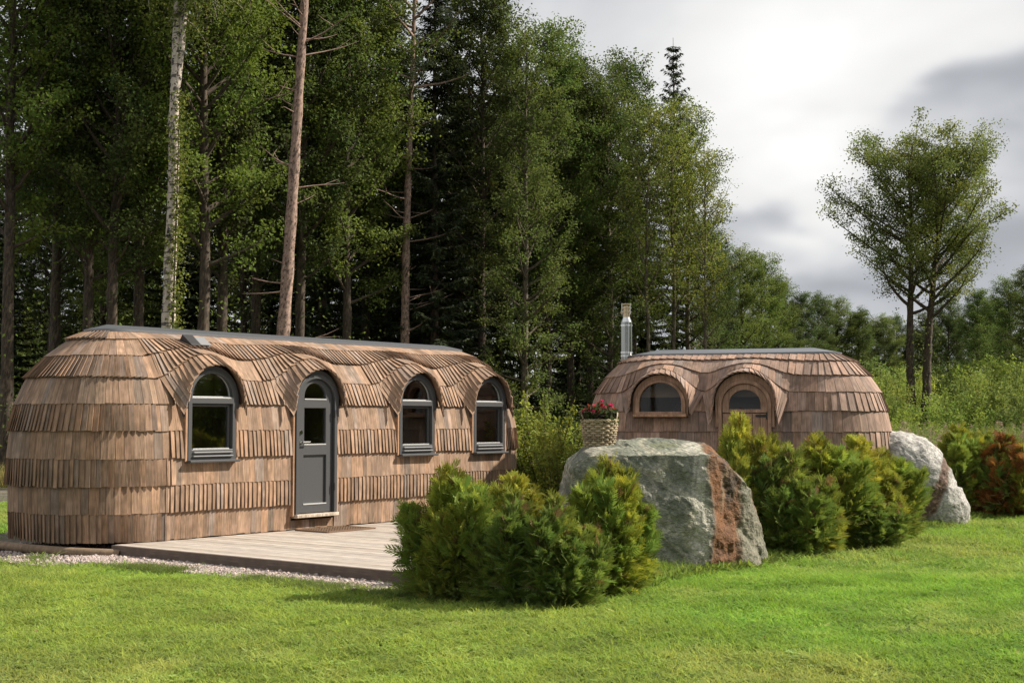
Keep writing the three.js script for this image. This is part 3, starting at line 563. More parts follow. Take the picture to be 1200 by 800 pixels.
function pine(o) {
  const B = new Buf(), L = new Leaves(), H = o.h, pts = [];
  for (let i = 0; i <= 16; i++) { const f = i / 16; pts.push({ p: V(o.lean * f * H + Math.sin(f * 5 + o.ph) * .08, f * H, o.leanz * f * H), r: o.r * (1 - f * 0.8) * (1 + .4 * Math.exp(-f * 35)) }); }
  limb(B, pts, 12, 0.5);
  const on = (f) => { const q = f * 16, i = Math.min(15, Math.floor(q)); return pts[i].p.clone().lerp(pts[i + 1].p, q - i); };
  for (let k = 0; k < o.dead; k++) { // bare dead branches
    const f = rr(0.12, o.base * 1.02), a = R() * 6.283, st = on(f), l = rr(.4, 1.7);
    const lp = path(st, V(Math.cos(a), rr(-.1, .45), Math.sin(a)), l, 5, 0.026, 0.006, 0.16, 0.05); limb(B, lp, 4); if (R() < .6) limb(B, path(lp[3].p, V(gauss(), .3, gauss()), l * .4, 3, 0.011, 0.004, .2), 3);
  }
  for (let k = 0; k < o.limbs; k++) {
    const f = lerp(o.base, 0.99, k / o.limbs), rel = (f - o.base) / (1 - o.base), a = k * 2.4 + R(), st = on(f), l = o.cr * Math.pow(Math.sin(Math.PI * clamp(.2 + .75 * rel)), .7) * rr(.6, 1.1);
    const lp = path(st, V(Math.cos(a), lerp(.05, 1.1, rel) + gauss() * .2, Math.sin(a)), l, 6, 0.05, 0.012, .14, .04); limb(B, lp, 5);
    const n = Math.max(4, Math.round(l * 5));
    for (let j = 0; j < n; j++) {
      const u = lerp(.35, 1, R()) * 6, i = Math.min(5, Math.floor(u)), sp = lp[i].p.clone().lerp(lp[i + 1].p, u - i).add(V(gauss() * .35, gauss() * .18 + .08, gauss() * .35)), tone = vary(o.color, .25, .1);
      for (let q = 0; q < 46; q++) { const aa = R() * 6.283, t = R() * 1.5 - .5, s = Math.sqrt(Math.max(.05, 1 - t * t)); L.leaf(sp.x + gauss() * .13, sp.y + gauss() * .08, sp.z + gauss() * .13, s * Math.cos(aa), t, s * Math.sin(aa), gauss(), gauss(), gauss(), rr(.10, .20), rr(.018, .035), vary(tone, .2, .06)); }
    }
  }
  return { wood: B.geo(), leaves: L.geo() };
}
// bushy shrub of many stems
function bush(o) {
  const B = new Buf(), L = new Leaves();
  for (let k = 0; k < o.stems; k++) {
    const a = R() * 6.283, sp = Math.pow(R(), .6), dir = V(Math.cos(a) * sp * o.r / o.h * 1.1, 1, Math.sin(a) * sp * o.r / o.h * 1.1), l = o.h * rr(.6, 1.05) * (1 - .25 * sp * sp), lp = path(V(Math.cos(a) * sp * .25 * o.r, 0, Math.sin(a) * sp * .25 * o.r), dir, l, 7, 0.018, 0.004, 0.09, .02); limb(B, lp, 4);
    const n = Math.round(l * o.density), tone = vary(o.color, .22, .1);
    for (let q = 0; q < n; q++) { const u = lerp(o.bare ?? .08, 1, Math.pow(R(), .8)) * 7, i = Math.min(6, Math.floor(u)), c = lp[i].p.clone().lerp(lp[i + 1].p, u - i), w = o.spread * rr(.2, 1); L.rnd(c.x + gauss() * w, c.y + gauss() * w * .8, c.z + gauss() * w, o.leaf * rr(.7, 1.3), o.leaf * rr(.28, .55) * (o.fat ?? 1), vary(tone, .22, .1), 0.1); }
  }
  return { wood: B.geo(), leaves: L.geo() };
}
// thuja: upright shrub of flat fern-like sprays
function thuja(o) {
  const B = new Buf(), L = new Leaves();
  const lead = []; for (let k = 0; k < o.stems; k++) { const a = k * 2.4 + R(), q = k ? Math.sqrt(k / o.stems) * .86 : 0; lead.push({ x: Math.cos(a) * o.r * q, z: Math.sin(a) * o.r * q, h: o.h * (k ? rr(.62, 1.0) * (1 - .16 * q) : 1), r: o.r * rr(.32, .50), c: vary(o.color, .2, .14), lx: Math.cos(a) * rr(.0, .14) * q, lz: Math.sin(a) * rr(.0, .14) * q }); }
  const prof = (f) => Math.pow(1 - f, 0.66) * (0.58 + 1.3 * f * (1.1 - f)) * 1.28 + 0.05;
  for (const t of lead) limb(B, [0, .3, .6, 1].map((f) => ({ p: V(t.x * (.35 + .65 * f) + t.lx * f + gauss() * .012, f * t.h * .95, t.z * (.35 + .65 * f) + t.lz * f + gauss() * .012), r: 0.014 * (1 - f) + 0.003 })), 4);
  const N = o.n;
  for (let i = 0; i < N; i++) {
    const t = lead[Math.floor(R() * lead.length)], f = Math.pow(R(), .85), a = R() * 6.283, pl = [0, 0, vary(t.c, .12, .08)], sh = Math.pow(R(), 0.5), bough = .45 + 1.1 * noise3(a * 1.5 + t.x * 40, f * 9 + t.z * 40, 2.5) + (R() < .05 ? R() * .5 : 0), rad = t.r * prof(f) * lerp(0.2, 1, sh) * bough, y = t.h * f * 0.95 + .02 + gauss() * .02, bx = t.x * (.35 + .65 * f) + t.lx * f, bz = t.z * (.35 + .65 * f) + t.lz * f;
    const ca = Math.cos(a), sa = Math.sin(a), len = o.spray * rr(.6, 1.2) * lerp(1.05, .85, f), inner = sh < .55;
    let dx = ca * .75 + gauss() * .35, dy = rr(-.25, .8) + f * .8, dz = sa * .75 + gauss() * .35, dl = Math.hypot(dx, dy, dz); dx /= dl; dy /= dl; dz /= dl;
    // plane of the spray: holds the direction and a random side
    let sx = gauss(), sy = gauss() * .6, sz = gauss(); const dt = sx * dx + sy * dy + sz * dz; sx -= dt * dx; sy -= dt * dy; sz -= dt * dz; const sl = Math.hypot(sx, sy, sz) || 1; sx /= sl; sy /= sl; sz /= sl;
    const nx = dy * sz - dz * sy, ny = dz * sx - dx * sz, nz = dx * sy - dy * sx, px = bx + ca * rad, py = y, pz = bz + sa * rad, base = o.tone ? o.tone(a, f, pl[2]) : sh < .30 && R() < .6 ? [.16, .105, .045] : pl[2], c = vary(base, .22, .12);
    const m = 7;
    for (let j = 0; j <= m * 2; j++) {
      const side = j === m * 2 ? 0 : j % 2 ? 1 : -1, t = j === m * 2 ? 0.35 : (Math.floor(j / 2) + .4) / m * .8, ang = side * rr(.5, .8), ll = side ? len * .5 * (1 - t * .55) : len * .65, cc = Math.cos(ang), ss = Math.sin(ang), dr = -0.25 * t;
      const ex = dx * cc + sx * ss, ey = dy * cc + sy * ss + dr, ez = dz * cc + sz * ss, el = Math.hypot(ex, ey, ez);
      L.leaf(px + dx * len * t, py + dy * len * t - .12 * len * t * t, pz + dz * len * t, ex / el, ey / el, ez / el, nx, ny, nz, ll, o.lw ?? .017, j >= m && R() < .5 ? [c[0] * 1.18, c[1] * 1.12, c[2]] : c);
    }
  }
  return { wood: B.geo(), leaves: L.geo() };
}
function plant(g, woodMat, leafMat, name, label, category, group, woodName = 'trunk', leafName = 'crown') { const t = thing(name, label, category, group); part(t, woodName, g.wood, woodMat); part(t, leafName, g.leaves, leafMat); return t; }
function put(o, x, z, s = 1, turn = 0, sy = s) { o.position.set(x, groundY(x, z) - 0.03, z); o.scale.set(s, sy, s); o.rotation.y = turn; return o; }

// ------------------------------------------------------------------ boulders
function boulder(detail, f) {
  const g0 = new THREE.IcosahedronGeometry(1, detail), p = g0.attributes.position, B = new Buf(), map = new Map(), idx = [];
  for (let i = 0; i < p.count; i++) { const x = p.getX(i), y = p.getY(i), z = p.getZ(i), key = Math.round(x * 1e4) + ',' + Math.round(y * 1e4) + ',' + Math.round(z * 1e4); if (!map.has(key)) { const [q, c] = f(V(x, y, z)); map.set(key, B.v(q.x, q.y, q.z, c, (q.x - q.z * .7) * 1.6, (q.y + q.z * .4) * 1.6)); } idx.push(map.get(key)); }
  B.i = idx; return B.geo();
}
setSeed(41);
{
  // large grey-green boulder with a rust-stained broken face. Local axes: x to the side, z to the camera
  const shape = (c) => {
    const n = c.clone().normalize(), q = c.clone().multiplyScalar(lerp(1, 1.26 / c.length(), 0.34)), l = Math.abs(q.y);
    let x = q.x * 1.10, z = q.z * 0.80;
    const w1 = fbm(x * 1.3 + 2, q.y * 1.3, z * 1.3 + 6, 3) - .5;
    z -= Math.max(0, x - 0.50 - 0.10 * w1) * 0.80 * Math.max(0, q.z);                                 // the broken face turns away
    z += 0.10 * sstep(-.2, .6, -q.y) * Math.max(0, q.z);
    const top = 1.345 - 0.30 * Math.pow(clamp((-x - 0.80) / 0.36), 1.5) - 0.50 * Math.pow(clamp((x - 0.56) / 0.56), 1.15) - .05 * z;
    let y = lerp(-0.4, top, (q.y + 1) / 2);
    const u = x * .82 - y * .57 + z * .3, v = x * .57 + y * .82, strata = fbm(u * 1.1 + 3, v * 5.5, z * 1.2, 4) - .5, lump = fbm(x * 1.7 + 4, y * 1.7, z * 1.7, 4) - .5, fine = fbm(x * 9, y * 9, z * 9 + 5, 4) - .5;
    const edge = x - 0.40 - 0.30 * (fbm(y * 1.7 + 1, z * 1.2, 3, 3) - .5) - .04 * y, face = sstep(0.02, 0.14, edge) * sstep(-.15, .15, z + .35);
    const chip = Math.abs(fbm(x * 2.2 + 9, y * 1.5, z * 2.2, 3) - .5);
    const d = 0.21 * lump + lerp(0.085, 0.03, face) * strata + 0.055 * fine + 0.022 * (fbm(x * 27, y * 27, z * 27, 3) - .5) - face * (0.03 * sstep(.10, 0, chip) + .05 * (fbm(x * 10 + z * 6, y * 1.2, 4, 3) - .5)) - 0.03 * face;
    return { p: V(x + n.x * d, y + n.y * d * .6, z + n.z * d), x, y, z, u, v, edge, face, strata };
  };
  const paint = (o) => {
    const { x, y, z, u, v, edge, face } = o, s2 = fbm(u * 1.6 + 2, v * 8, z * 2, 4), fine = fbm(x * 26, y * 26, z * 26, 3), blot = fbm(x * 2.0 + 11, y * 2.4, z * 2.2, 4), vein = Math.abs(fbm(u * .9 + 7, v * 2.4, z * 1.1, 4) - .5);
    let c = [0.115 + .21 * s2, 0.132 + .21 * s2, 0.098 + .165 * s2].map((k) => k * (.68 + .64 * fine));
    const mix = (k, b) => { c = c.map((q, i) => lerp(q, b[i] * (.65 + .7 * fine), clamp(k))); };
    mix(sstep(.55, .68, blot) * .5, [0.075, 0.088, 0.066]); mix(sstep(.045, .004, vein) * .85, [0.46, 0.44, 0.33]); mix(sstep(.60, .70, fbm(u * 2 + 20, v * 3.2, z * 2, 4)) * .55, [0.30, 0.29, 0.24]); mix(sstep(.66, .74, fbm(x * 3 + 40, y * 3, z * 3, 4)) * .5, [0.13, 0.15, 0.05]);
    const st = fbm(x * 11 + z * 8, y * 1.1, 3, 4), rust = fbm(x * 2.8 + z * 2.4, y * 1.2 + 5, 8, 4), down = fbm(x * 16 + z * 10, y * .8 + 3, 9, 3);
    const wisp = Math.abs(fbm(u * 1.4 + 31, v * 3.4 + .6 * u, z * 1.4, 4) - .5);
    mix(sstep(.030, .005, wisp) * .7 * (1 - face), [0.50, 0.48, 0.38]);
    mix(sstep(-.22, -.10, edge) * sstep(.09, .02, edge) * sstep(-.1, .2, z) * (.25 + .75 * sstep(.36, .56, down)), [0.56, 0.54, 0.45]);
    mix(face * .97, [0.06 + .10 * st, 0.042 + .065 * st, 0.028 + .04 * st]);
    mix(face * sstep(.40, .10, edge + .25 * (rust - .5)) * (.35 + .65 * sstep(.35, .58, down)), [0.31, 0.115, 0.022]);
    mix(face * sstep(.50, .60, rust) * .7, [0.23, 0.088, 0.022]); mix(face * sstep(.54, .64, down) * .7, [0.28, 0.20, 0.12]); mix(face * sstep(.42, .34, st) * .8, [0.035, 0.026, 0.02]);
    mix(face * sstep(.42, .52, edge + .16 * (rust - .5)) * sstep(.36, .50, st) * .85, [0.25, 0.255, 0.19]);
    return c;
  };
  const B = new Buf(), map = new Map();
  const grid = (nu, nv, f) => { const id = []; for (let j = 0; j <= nv; j++) for (let i = 0; i <= nu; i++) { const c = f(i / nu * 2 - 1, j / nv * 2 - 1), key = c.toArray().map((k) => Math.round(k * 4e3)).join(); if (!map.has(key)) { const o = shape(c), k = paint(o); map.set(key, B.v(o.p.x, o.p.y, o.p.z, k, (o.p.x - o.p.z * .8) * 1.3, (o.p.y + o.p.z * .5) * 1.3)); } id.push(map.get(key)); } for (let j = 0; j < nv; j++) for (let i = 0; i < nu; i++) { const a = j * (nu + 1) + i; B.i.push(a, a + 1, a + nu + 2, a, a + nu + 2, a + nu + 1); for (let t = B.i.length - 6; t < B.i.length; t++) B.i[t] = id[B.i[t]]; } };
  grid(230, 150, (a, b) => V(a, b, 1)); grid(120, 150, (a, b) => V(1, b, -a)); grid(230, 120, (a, b) => V(a, 1, -b)); grid(60, 150, (a, b) => V(-1, b, a)); grid(230, 20, (a, b) => V(-a, b, -1)); grid(230, 8, (a, b) => V(a, -1, b));
  const g = B.geo();
  const b = top('boulder', g, M.rock, 'large grey-green boulder with a rust-stained broken face behind the clipped shrubs', 'boulder'); b.position.set(1.67, 0, -15.75); b.rotation.y = 0.0;
  const g2 = boulder(70, (n) => {
    const sp = (v, e) => Math.sign(v) * Math.pow(Math.abs(v), e); let x = sp(n.x, 0.8) * 0.56, y = sp(n.y, 0.85) * 0.80, z = sp(n.z, 0.8) * 0.55;
    x += -0.30 * y + (y > 0 ? -0.06 : 0); y += -0.05 * x;
    const r1 = fbm(x * 2.6 + 1, y * 2.6, z * 2.6, 4) - .5, r2 = fbm(x * 16, y * 16, z * 16, 4) - .5, d = .12 * r1 + .03 * r2;
    const band = Math.abs(x * .877 - y * 0.48 - 0.06 + (fbm(x * 4, y * 4, z * 4, 3) - .5) * .16), gr = sstep(.13, .07, band) * sstep(-.1, .1, z + .1) * sstep(-.55, -.35, y);
    const q = V(x + n.x * (d - .016 * gr), y + n.y * (d - .016 * gr), z + n.z * (d - .016 * gr));
    const f1 = fbm(x * 30, y * 30, z * 30, 3), f2 = fbm(x * 5, y * 5, z * 5 + 3, 4); let c = [0.68, 0.66, 0.62].map((v) => v * (.25 + 1.25 * f1) * (.8 + .4 * f2));
    const mix = (k, b) => { c = c.map((v, i) => lerp(v, b[i], k)); };
    mix(sstep(.56, .68, f2) * .5, [0.20, 0.20, 0.185]); mix(gr * .9, [0.13, 0.060, 0.032]); mix(gr * sstep(.55, .65, f1), [0.34, 0.22, 0.15]);
    return [q, c];
  });
  g2.translate(0, 0.66, 0);
  const w = top('boulder', g2, M.rock, 'speckled white boulder with a brown band, tilted at the hedge end', 'boulder'); w.position.set(6.34, -0.06, -21.6); w.rotation.y = 0.1; w.scale.set(1.14, 1.03, 1.1);
}

// ------------------------------------------------------------------ basket with flowers on the large boulder
setSeed(47);
{
  const bk = thing('wicker_basket', 'pale wicker basket with two loop handles standing on the large boulder', 'basket'); bk.position.set(0.985, 1.30, -15.62);
  const H = 0.335, r0 = 0.155, r1 = 0.205, rad = (y) => lerp(r0, r1, y / H), rowsN = 13, stakes = 22, B = new Buf();
  const tint = () => { const k = rr(.5, 1.1), t = R(); return [0.40 * k, (0.31 + .03 * t) * k, 0.20 * k]; };
  for (let k = 0; k < rowsN; k++) {
    const y = (k + .5) / rowsN * H, seg = 156, ring = [], c0 = tint();
    for (let i = 0; i <= seg; i++) { const a = i / seg * 6.2832, r = rad(y) + Math.cos(a * stakes / 2 + (k % 2) * Math.PI) * 0.011, t = []; const c = (i / seg * 7 + k * 2.3) % 3 < 1.5 ? c0 : c0.map((v) => v * .88); for (let j = 0; j < 5; j++) { const b = j / 5 * 6.2832; t.push(B.v(Math.cos(a) * (r + Math.cos(b) * .008), y + Math.sin(b) * .0125, Math.sin(a) * (r + Math.cos(b) * .008), c)); } ring.push(t); }
    for (let i = 0; i < seg; i++) for (let j = 0; j < 5; j++) { const a = ring[i][j], b = ring[i][(j + 1) % 5], c = ring[i + 1][j], d = ring[i + 1][(j + 1) % 5]; B.i.push(a, b, c, b, d, c); }
  }
  part(bk, 'weave', B.geo(), M.wicker);
  const tube = (pts, r, n = 24, seg = 6) => { const g = new THREE.TubeGeometry(new THREE.CatmullRomCurve3(pts), n, r, seg), c = tint(), col = new Float32Array(g.attributes.position.count * 3); for (let i = 0; i < col.length; i += 3) col.set(c, i); g.setAttribute('color', new THREE.BufferAttribute(col, 3)); return g; };
  part(bk, 'stake_frame', mergeGeometries(Array.from({ length: stakes }, (_, i) => { const a = i / stakes * 6.2832; return tube([V(Math.cos(a) * r0, 0, Math.sin(a) * r0), V(Math.cos(a) * r1, H, Math.sin(a) * r1)], .0055, 2, 5); })), M.wicker);
  const rim = []; for (const s of [0, 1, 2]) { const pts = []; for (let i = 0; i < 60; i++) { const a = i / 60 * 6.2832, b = a * 12 + s * 2.1; pts.push(V(Math.cos(a) * (r1 + .009 * Math.cos(b)), H + .009 * Math.sin(b), Math.sin(a) * (r1 + .009 * Math.cos(b)))); } pts.push(pts[0].clone()); rim.push(tube(pts, .0085, 240, 5)); }
  part(bk, 'rim', mergeGeometries(rim), M.wicker);
  for (const s of [-1, 1]) part(bk, 'handle', mergeGeometries([0, .012].map((o) => tube([V(s * .17, H - .03, .085 + o), V(s * .195, H + .05, .065 + o), V(s * .20, H + .085, o), V(s * .195, H + .05, -.065 + o), V(s * .17, H - .03, -.085 + o)], .010))), M.wicker);
  { const q = new THREE.CylinderGeometry(r1 - .02, r0 - .01, H - .04, 24); q.translate(0, H / 2 - .01, 0); part(bk, 'soil_liner', q, M.underlay); }
  const fl = thing('flowering_begonia', 'red and pink begonia flowers over dark leaves filling the wicker basket', 'flowers'); fl.position.set(0.985, 1.30 + H - 0.02, -15.62); fl.scale.set(1.1, 1.35, 1.1);
  const lf = new Leaves(), pet = [new Leaves(), new Leaves(), new Leaves()], cols = [[0.34, 0.02, 0.02], [0.62, 0.045, 0.14], [0.42, 0.09, 0.04]];
  for (let i = 0; i < 900; i++) { const a = R() * 6.283, r = Math.sqrt(R()) * .19; lf.rnd(Math.cos(a) * r, .01 + R() * .13 * (1 - r * 2), Math.sin(a) * r, rr(.03, .06), rr(.03, .045), R() < .5 ? vary([.055, .045, .02], .3) : vary([.06, .09, .025], .3), -.2); }
  const st = new Buf();
  for (let i = 0; i < 46; i++) {
    const a = R() * 6.283, r = Math.sqrt(R()) * .18, k = R() < .4 ? 1 : R() < .55 ? 0 : 2, c = V(Math.cos(a) * r, .05 + R() * .12 * (1.15 - r * 3), Math.sin(a) * r);
    limb(st, [{ p: V(c.x * .6, 0, c.z * .6), r: .003 }, { p: c, r: .002 }], 4);
    for (let q = 0; q < 14; q++) { const b = R() * 6.283, t = R() * 1.4 - .5, s = Math.sqrt(Math.max(0, 1 - t * t)); pet[k].leaf(c.x, c.y, c.z, s * Math.cos(b), t, s * Math.sin(b), gauss(), .8, gauss(), rr(.018, .032), rr(.018, .028), vary(cols[k], .25, .05)); }
  }
  part(fl, 'stem', st.geo(), M.mat); part(fl, 'foliage', lf.geo(), M.leaf); part(fl, 'dark_red_blossom', pet[0].geo(), M.leaf); part(fl, 'pink_blossom', pet[1].geo(), M.leaf); part(fl, 'orange_blossom', pet[2].geo(), M.leaf);
}

// ------------------------------------------------------------------ thuja shrubs
setSeed(53);
{
  const G = [0.225, 0.275, 0.04], Y = [0.29, 0.32, 0.05], D = [0.175, 0.225, 0.038];
  const defs = [];
  const mk = (o) => thuja({ stems: 12, n: 3500, spray: 0.235, lw: .0135, r: 0.5, h: 1.3, color: G, ...o });
  const A = mk({ color: G }), B2 = mk({ color: D }), Cc = mk({ color: Y, stems: 7 }), O = mk({ color: D, tone: (a, f, c) => (noise3(Math.cos(a) * 2 + 3, f * 3, Math.sin(a) * 2 + 5) > .36 ? vary([0.27, 0.115, 0.03], .35, .14) : c) });
  const list = [ // pixel column, depth of the foot, height, radius, form, label
    [527, 12.75, 1.20, .42, A, 'feathery green thuja shrub beside the edge of the deck'],
    [602, 12.35, 1.02, .42, B2, 'dark green thuja shrub between the deck-side shrub and the boulder shrub'],
    [652, 12.2, .98, .40, B2, 'low dark thuja shrub pressed against the taller shrub before the boulder'],
    [714, 13.0, 1.26, .40, A, 'tall pointed thuja shrub standing before the large grey-green boulder'],
    [603, 13.7, 1.10, .42, Cc, 'yellow-tipped thuja shrub tucked behind the dark thuja shrubs'],
    [866, 17.1, 1.66, .42, Cc, 'tall loose yellow-green thuja rising beside the rusty boulder face'],
    [925, 16.9, 1.30, .54, B2, 'dense thuja shrub next to the rusty boulder face'],
    [958, 17.6, 1.40, .54, A, 'rounded green thuja in the middle of the hedge between the boulders'],
    [1003, 18.4, 1.38, .56, Cc, 'golden green thuja in the hedge between the boulders'],
    [1034, 19.0, 1.2, .46, A, 'green thuja leaning over the speckled white boulder'],
    [900, 18.2, 1.40, .46, A, 'green thuja at the back of the hedge by the sauna door'],
    [980, 17.7, 1.12, .48, A, 'small thuja filling the gap between the rounded and the golden green thuja'],
    [942, 16.9, 0.92, .44, Cc, 'low yellow-green thuja before the rounded thuja in the hedge'],
    [1012, 17.6, 0.82, .46, B2, 'low dark thuja at the foot of the hedge'],
    [1122, 23.6, 1.50, .55, A, 'green thuja behind the speckled white boulder'],
    [1156, 23.9, 1.40, .52, B2, 'dark green thuja beside the browned thuja'],
    [1178, 23.2, 1.4, .62, O, 'thuja shrub turned orange brown and dry'],
    [1222, 24.6, 1.5, .55, A, 'green thuja past the browned thuja'],
  ];
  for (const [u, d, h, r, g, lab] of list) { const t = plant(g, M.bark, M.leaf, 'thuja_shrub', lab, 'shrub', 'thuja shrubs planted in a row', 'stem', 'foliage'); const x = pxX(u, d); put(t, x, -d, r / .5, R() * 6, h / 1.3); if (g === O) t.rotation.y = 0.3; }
}

// ------------------------------------------------------------------ forest
setSeed(61);
const FOREST = 'trees of the forest edge';
{
  const dark = [0.075, 0.098, 0.023], mid = [0.102, 0.140, 0.030], light = [0.155, 0.19, 0.038], yel = [0.165, 0.182, 0.038], spr = [0.042, 0.058, 0.023];
  const alder = [0, 1, 2].map((i) => broadleaf({ h: 16, r: 0.17, base: 0.30, cr: 2.6, limbs: 60, color: [dark, mid, mid][i], leaf: 0.098, clump: 108, clumpR: .29, twigs: 3.2, flatten: .55, skirt: 260, skirtR: 1.2 }));
  const aspen = [0, 1].map((i) => broadleaf({ h: 16, r: 0.15, base: 0.10, cr: 1.8, limbs: 64, color: [light, mid][i], leaf: 0.095, clump: 84, clumpR: .27, twigs: 3.2, rise0: .25, rise1: 1.0, profile: (t) => 0.45 + 0.75 * Math.sin(Math.PI * clamp(.15 + .8 * t)) }));
  const thin = [0, 1].map((i) => broadleaf({ h: 14, r: 0.10, base: 0.38, cr: 2.1, limbs: 36, color: [yel, light][i], leaf: 0.09, clump: 58, clumpR: .27, rise0: .9, rise1: 1.5, twigs: 2.6 }));
  const spruces = [0, 1].map((i) => spruce({ h: 19, r: 0.2, base: 0.07 + .05 * i, cr: 2.5, color: spr }));
  const bushes = [bush({ h: 2.6, r: 1.5, stems: 34, density: 80, color: mid, leaf: .10, spread: .26 }), bush({ h: 2.4, r: 1.3, stems: 34, density: 90, color: light, leaf: .095, spread: .22 })];
  const tints = [[1, 1, 1], [1.45, 1.4, 1.2], [.8, .86, .9], [1.32, 1.36, .95], [1.15, 1.25, 1.1]].map((c) => { const m = M.leaf.clone(); m.color.setRGB(...c); return m; }); let turnT = 0;
  const T = (g, u, d, h, ref, mat, name, lab, group = FOREST, leafMat = M.leaf) => { const t = plant(g, mat, leafMat === M.leaf ? tints[(turnT++ * 7 + 3) % 5] : leafMat, name, lab, 'tree', group), s = h / ref; return put(t, pxX(u, d), -d, Math.pow(s, .75), R() * 6.283, s); };
  // the trees one can tell apart
  {
    const g = broadleaf({ h: 20, r: 0.2, base: 0.60, cr: 2.6, limbs: 44, color: light, leaf: .09, clump: 80, clumpR: .36, twigs: 3.4, droop: .10, wiggle: .7, trunks: [{ x: 0, z: 0, lx: .012, lz: 0, h: 20, r: .205 }, { x: .10, z: .02, lx: .10, lz: -.01, h: 9.5, r: .11, y0: 8.6, base: .3 }], rise0: .5, rise1: 1.1 });
    put(plant(g, M.birch, M.leaf, 'birch_tree', 'white-barked birch with a forked trunk at the forest edge', 'tree'), pxX(192, 33), -33, 1, 0);
    const iv = new Leaves(), st = new Buf(); for (let i = 0; i < 2600; i++) { const f = R(), y = .3 + f * 9.2, c = vary([.15, .175, .03], .3, .12), w = .16 + .16 * Math.sin(f * 9) ** 2; iv.rnd(.26 + f * .12 + gauss() * w * .8, y, .12 + gauss() * w, rr(.06, .10), rr(.05, .08), c); }
    limb(st, [{ p: V(.3, 0, .12), r: .03 }, { p: V(.27, 4, .12), r: .025 }, { p: V(.36, 9.6, .1), r: .01 }], 5);
    put(plant({ wood: st.geo(), leaves: iv.geo() }, M.bark, M.leaf, 'sapling', 'slender pale green sapling growing up beside the white birch trunk', 'tree'), pxX(192, 33), -32.8, 1, 0);
    const p1 = pine({ h: 21, r: 0.205, lean: 0.070, leanz: 0, ph: 1, base: .62, dead: 26, limbs: 22, cr: 2.2, color: [.045, .06, .024] });
    put(plant(p1, M.pine, M.needle, 'pine_tree', 'leaning pine with a bare pinkish trunk and dead side branches', 'tree'), pxX(315, 34), -34, 1, 0);
    const p2 = pine({ h: 17.5, r: 0.185, lean: 0.012, leanz: 0, ph: 3, base: .60, dead: 30, limbs: 26, cr: 2.6, color: [.045, .06, .024] });
    put(plant(p2, M.pine, M.needle, 'pine_tree', 'straight pine with a slender reddish trunk before the dark spruces', 'tree'), pxX(475, 42), -42, 1, 0);
  }
  const AL = 'leafy alder deep in the forest behind the front row', AS = 'narrow leafy aspen with foliage down its trunk', TH2 = 'slender pale-trunked birch with thin yellowish leaves', SP = 'dark spruce deep in the forest behind the front row';
  const fore = [ // column, depth, height, kind
    [12, 35, 19, 'a1', 'alder at the outer end of the forest past the rounded cabin end'], [62, 39, 19, 'a0', 'dark alder second from the outer forest end'], [96, 37, 18, 'a2', 'alder third from the outer forest end'], [128, 36, 18, 'a0', 'dark alder two trees from the white birch'], [165, 38, 19, 'a1', 'alder next to the white birch, on the side away from the pines'], [232, 36, 19, 'a2', 'alder next to the white birch, on the side of the leaning pine'], [262, 39, 19, 'a0', 'dark alder halfway between the white birch and the leaning pine'], [300, 41, 18.5, 'a1', 'alder just behind the leaning pine'], [352, 40, 18, 'a0', 'dark alder next to the leaning pine, toward the straight pine'], [378, 43, 17.5, 's0', 'spruce halfway between the leaning pine and the straight pine'], [402, 41, 17, 'a2', 'alder between the two pines, nearer the straight one'], [430, 44, 17.2, 'a1', 'alder crowding the straight reddish pine'], [455, 46, 17, 's1', 'spruce close behind the straight reddish pine'],
    [508, 43, 17.5, 's0', 'spruce next to the straight pine, above the end of the cabin ridge'], [536, 45, 16.5, 's1', 'second spruce from the straight pine, toward the sauna'], [562, 44, 16.6, 'a0', 'dark alder above the far end of the long cabin'], [586, 46, 16.2, 's0', 'spruce next to the pale green aspen'], [612, 43, 14.2, 'p0', 'pale green aspen leafy down to its foot beside the long cabin end'], [640, 47, 15.4, 'a2', 'alder next to the pale green aspen, toward the steel chimney'], [668, 48, 14.6, 'a0', 'dark alder halfway between the pale green aspen and the steel chimney'], [694, 49, 13.6, 'a1', 'alder behind the steel chimney, on the side of the long cabin'], [716, 48, 14.2, 'p1', 'narrow aspen rising straight behind the steel chimney'], [742, 50, 15.0, 'a2', 'alder rising behind the half-round sauna window'], [762, 46, 12.5, 't0', 'slender yellowish birch behind the half-round sauna window'], [788, 47, 12.6, 't1', 'slender green birch behind the middle of the sauna roof'], [826, 46, 10.8, 't0', 'slender yellowish birch at the forest corner behind the sauna'], [806, 50, 13.2, 'p1', 'narrow aspen at the forest corner behind the sauna door'],
    [682, 56, 16.8, 's1', 'spruce whose tip shows above the alders near the chimney'], [792, 56, 17.2, 's0', 'tall spruce whose tip tops the slender birches'], [836, 58, 9.5, 'a2', 'low alder at the foot of the forest corner'], [852, 61, 8.5, 's1', 'small spruce at the foot of the forest corner'],
  ];
  const kinds = { a0: [alder[0], 16, M.bark, 'alder_tree', AL], a1: [alder[1], 16, M.bark, 'alder_tree', AL], a2: [alder[2], 16, M.bark, 'alder_tree', AL], p0: [aspen[0], 16, M.barkPale, 'aspen_tree', AS], p1: [aspen[1], 16, M.barkPale, 'aspen_tree', AS], t0: [thin[0], 14, M.barkPale, 'young_birch', TH2], t1: [thin[1], 14, M.barkPale, 'young_birch', TH2], s0: [spruces[0], 19, M.bark, 'spruce_tree', SP], s1: [spruces[1], 19, M.bark, 'spruce_tree', SP] };
  const go = ([u, d, h, k, own]) => { const [g, ref, mat, name, lab] = kinds[k]; T(g, u, d, h, ref, mat, name, own ?? lab, name === 'spruce_tree' ? 'forest spruces' : name === 'alder_tree' ? 'forest alders' : name === 'aspen_tree' ? 'forest aspens' : 'slender forest birches', name === 'spruce_tree' ? M.needle : M.leaf); };
  fore.forEach(go);
